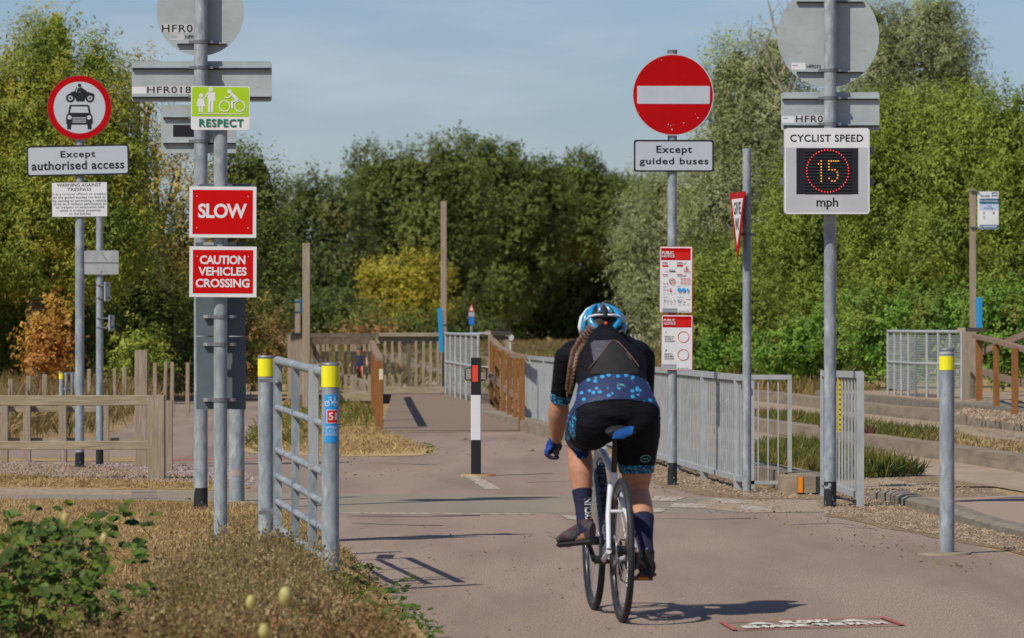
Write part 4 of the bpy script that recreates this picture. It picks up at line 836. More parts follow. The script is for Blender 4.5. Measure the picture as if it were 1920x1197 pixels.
# ------------------------------------------------------------------ metal fences on the right
t = thing('metal_fence', Vector((1.1, 52, 0)), 'long galvanised bar fence running beside the busway behind the cyclist', 'fence')
def fp(u, z): return Vector((.205+(1.925-.205)*u, 65+(40.3-65)*u, z))
mb = MB(galvl); mb.beam(fp(0, .95), fp(1, .95), .045, .05); mb.build('top_rail', t)
mb = MB(galvl); mb.beam(fp(0, .10), fp(1, .10), .045, .045); mb.build('bottom_rail', t)
ups = [0, .03, .13, .25, .37, .49, .60, .695, .79, .885, .99]
for u in ups:
    mb = MB(galvl); mb.beam(fp(u, -.02), fp(u, .96), .07, .05); mb.build('post', t)
mb = MB(galvl)
nb = 170
for k in range(nb):
    u = (k+.5)/nb; mb.beam(fp(u, .11), fp(u, .94), .0125, .016)
mb.build('bar_panel', t)
t = thing('metal_barrier', Vector((2.15, 40.4, 0)), 'small open galvanised frame of three bars beside the give way pole', 'barrier')
d = 40.4
def bp(x, y): return W(x, y, d)
for nm, a, b, w_, h_ in (('rail', (1404, 707.5), (1484, 707.5), .04, .04), ('rail', (1404, 905), (1463, 905), .03, .03), ('post', (1480.5, 706), (1480.5, 902), .035, .035), ('post', (1411, 703), (1411, 924), .03, .03), ('bar', (1421.5, 712), (1421.5, 903), .012, .012), ('bar', (1440, 712), (1440, 903), .012, .012), ('bar', (1459, 712), (1459, 903), .012, .012)):
    mb = MB(galvl); mb.beam(bp(*a), bp(*b), w_, h_); mb.build(nm, t)
t = thing('metal_barrier', Vector((2.6, 37.8, 0)), 'short galvanised bar panel with a yellow ruler strip behind the speed sign pole', 'barrier')
def rp(u, z): return Vector((2.53+(2.655-2.53)*u, 39.0+(36.6-39.0)*u, z))
for nm, a, b, w_, h_ in (('rail', rp(0, 1.0), rp(1, 1.015), .04, .05), ('rail', rp(0, .12), rp(1, .09), .04, .05), ('post', rp(1, -.02), rp(1, 1.035), .055, .05), ('post', rp(0, -.02), rp(0, 1.02), .05, .05)):
    mb = MB(galvl); mb.beam(a, b, w_, h_); mb.build(nm, t)
mb = MB(galvl)
for k in range(10): u = .1+k*.085; mb.beam(rp(u, .12), rp(u, 1.0), .014, .03)
mb.build('bar_panel', t)
mb = MB(mat('ochre_ruler_strip', (.52, .40, .015), .5)); z1, z0 = W(0, 704, 38.4).z, W(0, 809, 38.4).z; mb.box(W(1573.5, 757, 37.9), .030, .01, z1-z0); mb.use(black)
for k in range(11): mb.box(W(1574.5, 711+k*9.4, 37.89), .013, .004, .005)
mb.build('ruler_strip', t)
mb = MB(mat('deep_blue_strip', (.02, .10, .42), .4)); mb.box(W(1546.5, 785, 38.7), .02, .01, .62); mb.build('blue_strip', t)

# ------------------------------------------------------------------ wooden fence at left, far stakes, small gate
t = thing('wooden_fence', G(150, 900), 'weathered post and rail fence around the two left sign poles, front rails', 'fence')
dF = 43.0
mb = MB(timv); c = G(293.5, 901); zt = W(0, 741, dF).z; mb.beam((c.x, dF, -.02), (c.x, dF, zt), .155, .13, ch=.05); mb.build('end_post', t)
for y0, y1 in ((742, 761), (827.5, 844)):
    mb = MB(timh); a, b = W(-90, (y0+y1)/2, dF), W(278, (y0+y1)/2-.5, dF); mb.beam(a, b, .05, (y1-y0)*dF/F, ch=.08); mb.build('rail', t)
t = thing('wooden_fence', G(150, 868), 'second weathered timber fence row behind the front rails at left', 'fence')
for px, w_, y0, y1, dd in ((8.5, 14, 750, 863, 48.5), (51, 14, 750, 863, 48.5), (118, 15, 750, 862, 48.5), (317, 13, 751, 884, 45.4), (200, 9, 755, 866, 48.5), (265.5, 24, 657, 876, 46.6)):
    mb = MB(timv); x = W(px, 0, dd).x; mb.beam((x, dd, -.02), (x, dd, W(0, y0, dd).z), w_*dd/F, w_*dd/F, ch=.05); mb.build('tall_post' if w_ > 20 else 'post', t, 'taller square post with a split face' if w_ > 20 else None)
for y0, y1, dd, x1 in ((762, 772.5, 48.6, 200), (821, 828, 48.6, 260)):
    mb = MB(timh); mb.beam(W(-90, (y0+y1)/2, dd), W(x1, (y0+y1)/2, dd), .04, (y1-y0)*dd/F); mb.build('rail', t)
order = ['leftmost', 'second from left', 'third from left', 'fourth from left', 'fifth from left', 'sixth from left', 'seventh from left', 'eighth from left', 'ninth from left', 'tenth from left']
for i, (x0, x1, y) in enumerate([(16, 25, 711), (48, 57, 705), (80, 89, 702), (163, 170, 692), (213, 219, 691), (231, 239, 688), (288, 295, 681), (305, 311, 679), (319, 326, 679), (348, 355, 680)]):
    dd = 66+i*.8; mb = MB(timv); x = W((x0+x1)/2, 0, dd).x; w_ = (x1-x0)*dd/F; z = W(0, y, dd).z
    mb.beam((x, dd, -.02), (x+random.gauss(0, .015), dd, z), w_, w_*.9, ch=.1)
    mb.solo('fence_stake', (x, dd, 0), order[i]+' of the weathered fence stakes along the far hedge', 'stake', 'weathered stakes along the hedge')
t = thing('small_gate', G(131, 812), 'small far galvanised gate beside the small yellow-banded bollard', 'gate')
d = 62.0
for x in (124, 135, 141):
    mb = MB(galv); mb.tube([W(x, 700, d), W(x, 812, d)], .016, 8); mb.build('upright', t)
for y in (701, 730, 762, 783, 797, 811):
    mb = MB(galv); mb.tube([W(122, y, d), W(142, y, d+.3)], .015, 8); mb.build('rail', t)

# ------------------------------------------------------------------ centre: picket fence, handrails, posts, mesh railing
t = thing('picket_fence', W(690, 735, 84.5), 'grey weathered picket fence across the end of the ramp', 'fence'); d = 84.0
for x0, x1, y0, y1, dd, m, nm in ((582, 710, 625, 633, 83.6, timd, 'top_rail'), (584, 700, 634, 646, 83.8, timd, 'upper_board'), (705, 836, 624, 631, 84.1, timh, 'top_rail'), (705, 834, 632, 644.5, 84.2, timh, 'upper_board'), (720, 833, 725, 737, 83.8, timh, 'bottom_board'), (610, 700, 738, 752, 82.5, timh, 'bottom_board'), (610, 700, 733, 737, 83.8, timh, 'bottom_rail')):
    mb = MB(m); mb.beam(W(x0, (y0+y1)/2, dd), W(x1, (y0+y1)/2, dd), .09 if 'top' in nm else .05, (y1-y0)*dd/F); mb.build(nm, t)
for x in (596, 606, 614, 631, 648, 660, 666, 683, 693): mb = MB(timv); mb.beam(W(x, 640, d), W(x, 736, d), .05, .045); mb.build('picket', t)
for x in (722, 735.5, 749.5, 780, 794, 807.5, 821): mb = MB(timv); mb.beam(W(x, 640, d), W(x, 728, d), .045, .045); mb.build('picket', t)
for x, w_ in ((766, 8), (833, 8), (590, 7)):
    mb = MB(timd); mb.beam(W(x, 644, d+.1), W(x, 742, d+.1), w_*d/F, .08); mb.build('post', t)
t = thing('picket_fence', W(553, 740, 80), 'side run of close grey pickets left of the tall timber pole', 'fence')
for k in range(9): dd = 78+k*.8; x = 542+k*3.4; mb = MB(timv); mb.beam(W(x, 629, dd), W(x, 748-k*1.2, dd), .05, .04); mb.build('picket', t)
mb = MB(timd); mb.beam(W(541, 627.5, 78), W(572, 627, 84.6), .09, .05); mb.build('top_rail', t)
def tpole(px, wd, y0, d, label, yb=None):
    x = W(px, 0, d).x; mb = MB(timv); mb.beam((x, d, 0), (x, d, W(0, y0, d).z), wd*d/F, wd*d/F, ch=.04)
    return mb.solo('timber_pole', (x, d, 0), label, 'pole', 'tall square timber poles')
tpole(574.5, 14, 456, 76, 'tall square timber pole left of the grey picket fence')
tpole(832, 11, 378, 85.5, 'tallest square timber pole beside the blue panel behind the mesh railing')
t = thing('information_post', W(558, 640, 86), 'short timber post with a blue-bracketed panel behind the picket fence', 'post'); d = 86
mb = MB(timv); x = W(558, 0, d).x; mb.beam((x, d, 0), (x, d, W(0, 561, d).z), .095, .09); mb.build('post', t)
mb = MB(tealblue); mb.box(W(564.5, 574, d), .04, .3, .24); mb.box(W(558, 565.5, d-.05), .14, .015, .02); mb.box(W(558, 585, d-.05), .14, .015, .02); mb.build('panel_frame', t)
t = thing('blue_panel', W(826, 661, 84), 'bright blue edge-on information panel on the tall timber pole left of the mesh railing', 'panel'); d = 83.5
mb = MB(mat('cyan_blue_panel', (.015, .25, .52), .4)); a, b = W(824.5, 578, d), W(828, 660, d); mb.beam(a, b, .07, .5, up=Vector((0, 1, 0))); mb.build('board', t)
mb = MB(whiteb); mb.beam(W(830.5, 580, d-.2), W(832, 657, d-.2), .012, .02); mb.build('white_edge', t); 
for y in (610, 645): mb = MB(galvd); mb.box(W(832, y, d), .1, .06, .03); mb.build('bracket', t)
def meshpanel(mb, a, b, z0, z1, nx, ny, r=.0065):
    for i in range(nx+1): p = a.lerp(b, i/nx); mb.beam((p.x, p.y, z0), (p.x, p.y, z1), r, r)
    for j in range(ny+1): z = z0+(z1-z0)*j/ny; mb.beam((a.x, a.y, z), (b.x, b.y, z), r, r)
def railing(name, label, segs, ztop, zmid, zb, npost, cat='railing', grp=None):
    t = thing(name, segs[0][0], label, cat, grp)
    for a, b in segs:
        q = lambda u, z: Vector((a.x+(b.x-a.x)*u, a.y+(b.y-a.y)*u, z))
        mb = MB(galvl); mb.tube([q(0, ztop), q(1, ztop)], .026, 10); mb.build('top_rail', t)
        mb = MB(galvl); mb.tube([q(0, zmid), q(1, zmid)], .022, 10); mb.build('mid_rail', t)
        for k in range(npost+1):
            mb = MB(galvl); mb.tube([q(k/npost, zb), q(k/npost, ztop)], .022, 8); mb.build('post', t)
        mb = MB(galvl); meshpanel(mb, q(0, 0), q(1, 0), zb+.1, ztop-.06, 34, 22); mb.build('wire_mesh', t)
    return t
railing('mesh_railing', 'galvanised mesh railing at the top of the ramp behind the black and white bollard', [(W(836, 745, 83), W(897, 758, 72))], 1.235, .75, .19, 6)
t = thing('pipe_rail', W(880, 640, 84), 'thin galvanised pipe rail linking mesh railing and timber box post', 'rail'); mb = MB(galvl); mb.tube([W(842, 627, 83.5), W(916, 625.5, 80)], .02, 8); mb.tube([W(900, 689, 82), W(916, 689, 82)], .02, 8); mb.build('pipe', t)
def handrail(label, path, posts, lower=None, group=None, base=None, wt=(.09, .06), rear=()):
    """path: top-rail points (px, py, d); posts: (px, w, ytop, ybottom, d)"""
    t = thing('timber_handrail', base or W(posts[0][0], posts[0][3], posts[0][4]), label, 'handrail', group)
    mb = MB(timr)
    for a, b in zip(path, path[1:]): mb.beam(W(*a), W(*b), *wt)
    mb.build('top_rail', t)
    for px, w_, y0, y1, dd in posts:
        mb = MB(timn); mb.beam(W(px, y0, dd), W(px, y1, dd), w_*dd/F, .09, ch=.03); mb.build('post', t)
    if lower:
        mb = MB(timr)
        for a, b in zip(lower, lower[1:]): mb.beam(W(*a), W(*b), .04, .09)
        mb.build('mid_rail', t)
    return t
H_ = 'orange-brown timber handrails of the ramps'
o = handrail('left timber handrail of the ramp, seen nearly end-on', [(697, 642, 80), (703, 656, 72), (712, 675, 63.2)], [(712, 13, 677, 810, 63), (705.5, 7, 668, 796, 66), (702.5, 5, 660, 782, 69.5), (699.5, 5, 652, 770, 74), (697.5, 4, 645, 757, 79)], None, H_)
mb = MB(mat('cream_reflector', (.55, .52, .36), .5)); mb.box(W(714.5, 702, 62.9), .05, .01, .14); mb.build('reflector', o)
handrail('right timber handrail of the ramp with sloping middle rail', [(920, 634, 82), (937, 653, 74), (964, 667, 66), (982, 669, 63)], [(978, 12, 672, 808, 62.8), (966, 9, 672, 803, 64.4), (955, 9, 664, 795, 66.5), (943.5, 9, 657, 783, 69.5), (932, 9, 650, 772, 73.5), (922, 8, 640, 762, 78.5)], [(918, 703, 78), (955, 736, 67), (971, 744, 64)], H_)
t = thing('box_post', W(925, 700, 80), 'square weathered timber box frame at the top of the right ramp handrail', 'post')
for x, y0, y1, dd in ((919.5, 628, 762, 80), (951, 628, 660, 82)):
    mb = MB(timv); mb.beam(W(x, y0, dd), W(x, y1, dd), .075, .08); mb.build('post', t)
mb = MB(timh); mb.beam(W(915, 624.5, 80), W(953, 625.5, 81), .1, .07); mb.build('cap_board', t)
mb = MB(timd); mb.beam(W(922, 634, 81), W(951, 634, 81.6), .05, .06); mb.build('dark_board', t)
# far small things
t = thing('traffic_sign', G(883.5, 700), 'tiny far sign with red triangle over small blue plate', 'traffic sign'); d = 137
x = W(884, 0, d).x; mb = MB(galv); mb.tube([(x, d, 0), (x, d, W(0, 575, d).z)], .03, 8); mb.build('pole', t)
f = Face(884, 580, d-.05); mb = MB(redl); f.poly(mb, [(884, 569), (889.5, 584.5), (878.5, 584.5)], back=-.01, front=0); mb.use(whiteb); f.layer(.004); f.poly(mb, [(884, 573), (887, 582.5), (881, 582.5)]); mb.build('triangular_plate', t)
mb = MB(galvl); f.rr(mb, 878.5, 585.5, 889.5, 594, 0, back=-.01, front=0); mb.build('grey_plate', t); mb = MB(mat('road_sign_blue', (.02, .15, .55), .4)); f.rr(mb, 879.5, 595, 889, 609, 0, back=-.01, front=0); mb.build('blue_plate', t)
mb = MB(sticker); f = Face(957, 633, 95); f.disc(mb, 957, 633, 6.5, back=-.03, front=0, n=24); x = W(957, 0, 95).x; mb.tube([(x, 95.05, 0), (x, 95.05, 1.1)], .03, 8); mb.solo('round_marker', (x, 95, 0), 'small pale round marker behind the timber box post', 'marker')
d = 62; t = thing('marker_post', W(1221, 690, d), 'white marker post with red and black top peeping over the metal fence', 'marker post'); x = W(1221, 0, d).x
mb = MB(whiteb); mb.beam((x, d, 0), (x, d, W(0, 671, d).z), .066, .06); mb.build('post', t); mb = MB(blackm); mb.beam((x, d, W(0, 671, d).z), (x, d, W(0, 655.5, d).z), .066, .06); mb.build('black_top', t); mb = MB(redrefl); mb.box((x+.008, d-.035, W(0, 664, d).z), .04, .01, .09); mb.build('reflector', t)
for i, px in enumerate((1183, 1191, 1199, 1206)):
    d = 280; x = W(px, 0, d).x; mb = MB(sticker); mb.beam((x, d, 0), (x, d, W(0, 627, d).z), .09, .09); mb.solo('marker_stub', (x, d, 0), ['first', 'second', 'third', 'last'][i]+' from the left of four tiny pale stubs right of the helmet', 'marker post', 'tiny pale stubs far beyond the cyclist')
# far walker behind the pickets
skin = mat('tanned_skin', (.36, .17, .10), .55, (.44, .22, .135), (18, 18, 18), detail=5, spec=.3, sss=.08)
d = 118; t = thing('person', Vector((W(674, 0, d).x, d, 0)), 'tiny far person in dark top and red shorts sitting behind the picket fence', 'person'); x0 = W(674, 0, d).x
def wk(px, z, f_=0): return Vector((x0+px, d-f_, z))
mb = MB(skin); mb.tube([wk(0, .60), wk(0, .66), wk(0, .70), wk(0, .78), wk(0, .86), wk(0, .89)], [.05, .048, .075, .085, .07, .03], 10)
for s in (-1, 1): mb.tube([wk(s*.08, .16, .05), wk(s*.12, .34, .36), wk(s*.11, .04, .58)], [.075, .06, .04], 8); mb.tube([wk(s*.16, .56), wk(s*.21, .36, .12), wk(s*.12, .34, .36)], [.045, .04, .03], 8)
mb.build('body', t); mb = MB(bark); mb.ball(wk(0, .81), .095, .10, .09, 10, 8); mb.build('hair', t); mb = MB(mat('navy_top', (.02, .025, .06), .8)); mb.tube([wk(0, .12), wk(0, .3), wk(0, .54), wk(0, .63)], [(.14, .11), (.15, .11), (.18, .10), (.07, .06)], 12, side=(1, 0, 0)); mb.build('top', t)
mb = MB(mat('red_shorts', (.4, .04, .04), .8)); mb.tube([wk(0, .18), wk(0, .03)], [(.16, .13), (.18, .15)], 12, side=(1, 0, 0)); [mb.tube([wk(s*.08, .15, .05), wk(s*.115, .31, .3)], .09, 10) for s in (-1, 1)]; mb.build('shorts', t)
for s in (-1, 1): mb = MB(whiteb); mb.ball(wk(s*.11, .05, .62), .05, .12, .05); mb.build('shoe', t)

# ------------------------------------------------------------------ right platform: railing, ramp, bus stop
railing('mesh_railing', 'galvanised mesh railing on the right platform beneath the bus stop', [(W(1665, 739, 76.5), W(1717, 750, 73.2)), (W(1717, 750, 73.2), W(1803, 750, 71.5))], 1.285, .8, .28, 4)
t = thing('box_post', W(1817, 765, 70.8), 'square weathered timber box frame at the left end of the right ramp', 'post')
for x, w_, y0, y1, dd in ((1811.5, 13, 622, 768, 70.3), (1825, 11, 638, 760, 72.5)):
    mb = MB(timv); mb.beam(W(x, y0, dd), W(x, y1, dd), w_*dd/F, .1); mb.build('post', t)
mb = MB(timh); mb.beam(W(1803, 618.5, 70.3), W(1842, 618.5, 71), .12, .06); mb.build('cap_board', t)
t = handrail('timber handrail of the right ramp, sloping down to the picture edge', [(1829, 631, 70.5), (1870, 640, 66), (1930, 658, 61)], [(1836, 12, 634, 756, 70), (1868, 11, 645, 766, 66), (1903, 12, 653, 777, 62), (1938, 12, 662, 790, 59)], [(1843, 697, 70), (1880, 709, 65.5), (1935, 724, 60.5)], H_)
mb = MB(timr); mb.beam(W(1843, 660, 75.5), W(1940, 620, 72), .06, .1); mb.build('rear_rail', t)
t = thing('bus_stop', W(1824, 760, 75), 'weathered timber bus stop post with white and blue flag sign', 'bus stop'); d = 75
x = W(1824, 0, d).x; mb = MB(timv); mb.beam((x, d, .2), (x, d, W(0, 355, d).z), 11.5*d/F, .095, ch=.04); mb.build('post', t)
for y in (358, 426): mb = MB(galvd); mb.box(W(1826, y, d-.02), .13, .13, .016); mb.build('bracket', t)
f = Face(1852, 395, d-.05, roll=.004); o = plate(t, f, 1833, 359.5, 1872.5, 430, 0, .02, whiteb, name='flag_sign'); f.layer(.003)
def c3(x, y): return (1640+x/2.393, y/2.393)
def bb(mb, a, b, c, e): p, q = c3(a, b), c3(c, e); f.rr(mb, p[0], p[1], q[0], q[1], 0)
def tt(mb, s, a, b, c, e, bo=.01): p, q = c3(a, b), c3(c, e); f.text(mb, s, p[0], p[1], q[0], q[1], bo)
mb = MB(tealblue); bb(mb, 470, 892, 556, 916); bb(mb, 470, 1010, 556, 1027); mb.build('blue_band', o); mb = MB(mat('pale_blue_print', (.42, .52, .66), .5)); bb(mb, 470, 918, 556, 944); mb.build('pale_band', o)
f.layer(.002); mb = MB(tealblue); tt(mb, 'Bus stop', 475, 873, 517, 888); tt(mb, 'towards', 505, 922, 524, 929, 0); tt(mb, 'Cambridge', 490, 931, 535, 942, .004); tt(mb, 'A', 486, 951, 496, 962); tt(mb, 'B', 530, 951, 538, 962); tt(mb, 'C', 486, 971, 496, 983)
for a in ((527, 864, 550, 868), (527, 864, 530, 884), (547, 864, 550, 884), (527, 876, 550, 880)): bb(mb, *a)
mb.use(whiteb); tt(mb, 'Fen Drayton Lakes', 472, 897, 553, 910, .004); bb(mb, 486, 1016, 548, 1020); f.ring(mb, *c3(477, 1018), 1, 1.8, 12); mb.build('lettering', o)
t = thing('blue_panel', W(1835, 616, 73), 'bright blue edge-on information panel below the bus stop flag', 'panel')
mb = MB(bpy.data.materials['cyan_blue_panel']); mb.beam(W(1835.5, 558, 73.5), W(1835.5, 616, 73.5), .06, .4, up=Vector((0, 1, 0))); mb.build('board', t); mb = MB(galvd); mb.box(W(1830, 565, 74), .1, .06, .02); mb.build('bracket', t)

# ------------------------------------------------------------------ stones
def stones(name, pxs, n, r0, r1, m, z=.0):
    p = sample(pxs, n, z); mb = MB(m)
    for x, y in p:
        r = random.uniform(r0, r1)**1.0; a = random.random()*6.28; vs = []
        for k in range(4): vs.append((x+r*math.cos(a+k*1.57)*random.uniform(.7, 1.3), y+r*math.sin(a+k*1.57)*random.uniform(.7, 1.3), z+r*.1))
        vs += [(x+r*.2, y, z+r*random.uniform(.6, 1)), (x, y, z-.01)]
        mb.add(vs, [(0, 1, 4), (1, 2, 4), (2, 3, 4), (3, 0, 4)])
    return tag(mb.build(name), kind='stuff')
stone_m = mat('mixed_pebbles', (.15, .108, .072), .9, (.34, .26, .18), (9, 9, 9), .4, .6, spec=.1)
stone_p = mat('pinkish_pebbles', (.17, .12, .105), .9, (.33, .26, .235), (9, 9, 9), .4, .6, spec=.1)
stones('pebbles', [(1545, 945), (1600, 930), (1640, 930), (1700, 952), (1780, 976), (1860, 996), (1990, 1022), (1990, 1052), (1780, 1008), (1640, 980), (1545, 962)], 3000, .005, .016, stone_m, .012)
stones('pebbles', [(1030, 812), (1240, 868), (1400, 912), (1530, 935), (1400, 934), (1200, 896), (1060, 838)], 2400, .006, .018, stone_m, .008)
stones('pink_gravel_stones', [(-60, 868), (150, 869), (320, 870), (470, 888), (478, 904), (330, 905), (-60, 888)], 3600, .008, .026, stone_p, .010)
stones('pebbles', [(1420, 905), (1545, 875), (1640, 885), (1880, 925), (1640, 925), (1545, 938)], 1800, .007, .022, stone_m, .006)
stones('pale_rubble', [(1790, 778), (1920, 800), (1920, 775), (1815, 764)], 400, .02, .055, stone_m, .2)
stones('path_grit', [(640, 1000), (1500, 965), (1640, 990), (1900, 1080), (1900, 1190), (860, 1190)], 260, .003, .007, stone_p, .004)
for px, py, s in ((995, 843, .04), (868, 822, .045), (952, 795, .04), (913, 760, .04)):
    c = G(px, py, .02); mb = MB(concrete); mb.ball((c.x, c.y, .01), s, s*.8, s*.5, 9, 5); mb.solo('pale_stone', (c.x, c.y, 0), {995: 'pale stone at the foot of the long metal fence', 868: 'pale stone at the edge of the straw island', 952: 'pale stone at the foot of the right ramp handrail', 913: 'small pale stone by the mesh railing'}[px] if px != 868 else 'pale stone near the left end of the ramp lip', 'stone')

# ------------------------------------------------------------------ foreground plants at left
TOPX, TOPY = [0, 200, 260, 330, 420, 500, 560, 600, 640, 700, 780, 860], [1120, 1100, 1075, 1010, 968, 985, 1020, 1065, 1112, 1150, 1186, 1230]
def weeds(name, spots, hr, m, nclump, label=None, kind='stuff', lf=(.008, .022), spread=.14):
    P, N, D, Lh, Wd, T = [], [], [], [], [], []
    for x, y in spots:
        pe = 1.4*F/y+HORY; hm = (pe-np.interp(960+x*F/y, TOPX, TOPY)-random.expovariate(1/30))*y/F
        h = min(random.uniform(*hr), hm)
        if h < .05: continue
        lean = Vector((random.gauss(0, .22), random.gauss(0, .22), 1)).normalized()
        nb = random.randint(4, 8)
        for b in range(nb):
            z0 = random.uniform(.15, .7)*h; az = random.uniform(0, 6.28); l = random.uniform(.25, .6)*h
            dr = (lean+Vector((math.cos(az), math.sin(az), 0))*random.uniform(.25, .8)).normalized(); s = Vector((x, y, 0))+lean*z0
            if b == 0: s = Vector((x, y, 0)); dr = lean; l = h
            for k in range(4):                                   # stem pieces
                P.append(s+dr*(l*(k+.5)/4)); D.append(dr); N.append(Vector((random.gauss(0, 1), -1, 0))); Lh.append(l/4*1.1); Wd.append(.0055); T.append(random.gauss(.3, .15))
            for k in range(nclump):
                q = s+dr*(l*random.uniform(.35, 1.05))+Vector((random.gauss(0, 1), random.gauss(0, 1), random.gauss(0, 1)))*.014
                P.append(q); D.append(Vector((random.gauss(0, 1), random.gauss(0, 1), random.gauss(.3, 1)))); N.append(Vector((random.gauss(0, 1), random.gauss(-.4, 1), random.gauss(.4, 1)))); Lh.append(random.uniform(*lf)); Wd.append(random.uniform(*lf)*.7); T.append(random.gauss(.55, .25))
    A = lambda a: np.array([tuple(v) for v in a]); F1 = lambda a: np.array(a)
    return tag(link(name, leafmesh(name, A(P), A(N), A(D), F1(Lh), F1(Wd), F1(T), m, (0, 0, 0)), (0, 0, 0)), kind=kind)
g_tallw = leafmat('tall_straw_weed', (.22, .15, .06), (.52, .40, .20), (.16, .15, .04), 2.0)
def edge_x(y): return -1.42+.0*y if y < 21 else -.92-(y-21)*.02
sp = []
while len(sp) < 620:
    y = random.uniform(17.5, 29.5); x = random.uniform(-2.6, -.35)
    px = 960+x*F/y; pe = 1.4*F/y+HORY
    lim = np.interp(pe, [985, 1010, 1050, 1090, 1130, 1200, 1330], [560, 600, 640, 675, 715, 775, 835])
    if px > lim-25-random.expovariate(1/30): continue
    if pe < np.interp(px, [0, 250, 420, 560, 700], [1330, 1230, 1090, 1030, 1010]): continue
    dens = 1 if px > 330 else .55
    if random.random() < dens: sp.append((x, y))
weeds('dry_weeds', sp, (.08, .34), g_weed, 11, lf=(.010, .030))
sp2 = [p for p in sp if random.random() < .5]
weeds('tall_dry_weeds', [(x+.1, y) for x, y in sp2 if 960+x*F/y < 600], (.26, .46), g_tallw, 12, lf=(.008, .024))
TOPY = [v-28 for v in TOPY]
weeds('wispy_weeds', [(random.uniform(-1.75, -.80), random.uniform(19.5, 25)) for _ in range(150)], (.25, .5), g_tallw, 8, lf=(.008, .026))
sp3 = []
while len(sp3) < 260:
    y = random.uniform(19.5, 27.5); pe = 1.4*F/y+HORY; lim = np.interp(pe, [1010, 1050, 1090, 1130, 1200, 1330], [630, 665, 705, 745, 795, 845]); px = lim+random.gauss(-22, 28)
    sp3.append(((px-960)*y/F, y))
def lowgreen(spots, name, m, r=.05):
    P, N, D, Lh, Wd, T = [], [], [], [], [], []
    for x, y in spots:
        for k in range(random.randint(4, 11)):
            az = random.uniform(0, 6.28); q = random.uniform(0, r*1.6); P.append((x+q*math.cos(az), y+q*math.sin(az), random.uniform(.012, .055))); D.append((math.cos(az), math.sin(az), random.gauss(.2, .3))); N.append((random.gauss(0, .4), random.gauss(-.3, .4), 1)); l = random.uniform(.025, .055); Lh.append(l); Wd.append(l*.65); T.append(random.gauss(.5, .25))
    return tag(link(name, leafmesh(name, *[np.array(a) for a in (P, N, D)], np.array(Lh), np.array(Wd), np.array(T), m, (0, 0, 0)), (0, 0, 0)), kind='stuff')
lowgreen([p for p in sp3 if random.random() < .22], 'low_green_weeds', g_low)
lowgreen([p for p in sp if random.random() < .4], 'green_weed_leaves', g_low)
lowgreen([tuple(G(x+random.gauss(0, 12), y+random.gauss(0, 4))[:2]) for x, y in ((478, 835), (490, 845), (500, 830), (805, 843), (480, 815), (540, 820), (560, 810)) for _ in range(8)], 'verge_island_weeds', g_low, .08)
grass('straw_tufts', [(330, 1080), (480, 1060), (570, 1080), (620, 1130), (680, 1180), (760, 1260), (800, 1330), (200, 1330), (200, 1150)], 17000, .05, .18, .006, g_straw, lean=.75)
grass('verge_green_blades', [(360, 1080), (480, 1040), (580, 1060), (640, 1130), (740, 1220), (780, 1320), (260, 1320)], 2600, .08, .26, .008, g_green, lean=.5)
# bramble bush: arching stems with toothed leaflets
lf_bram = leafmat('bramble_leaf', (.025, .06, .012), (.13, .215, .03), (.17, .19, .03), 3.5, trans=.3)
root = thing('bramble_bush', G(60, 1230), 'green bramble bush with arching stems in the bottom left corner', 'bush')
stem = MB(mat('purplish_stem', (.10, .05, .035), .7, (.16, .10, .05), (30, 30, 30))); P, N, D, Lh, Wd, T = [], [], [], [], [], []
for k in range(48):
    y = random.uniform(18.8, 21.2); x = (random.uniform(-70, 120)-960)*y/F
    reach = random.uniform(.12, .42); top = random.uniform(.15, .66)*(1 if x < -1.9 else .75); az = random.uniform(-.9, .9) if random.random() < .7 else random.uniform(2, 4)
    dx, dy = math.cos(az)*reach, math.sin(az)*reach*1.5
    pts = [Vector((x, y, 0)), Vector((x+dx*.25, y+dy*.25, top*.7)), Vector((x+dx*.6, y+dy*.6, top)), Vector((x+dx, y+dy, top*.92)), Vector((x+dx*1.25, y+dy*1.25, top*.75))]
    stem.tube(pts, [.004, .0035, .003, .002, .0015], 5)
    for j in range(15):
        u = random.uniform(.12, 1)*3.99; i = int(u); q = pts[i].lerp(pts[i+1], u-i)
        s = Vector((random.gauss(0, 1), random.gauss(-.3, 1), random.gauss(.1, .6))).normalized(); q2 = q+s*random.uniform(.03, .07)
        for w_ in ((0, 1), (.9, .75), (-.9, .75)):
            dr = (Matrix.Rotation(w_[0], 3, 'Z') @ s).normalized(); l = random.uniform(.045, .075)*w_[1]
            P.append(tuple(q2+dr*l*.5)); D.append(tuple(dr)); N.append((random.gauss(0, .5), random.gauss(-.55, .4), 1)); Lh.append(l); Wd.append(l*.72); T.append(random.gauss(.45, .3))
stem.build('stem', root)
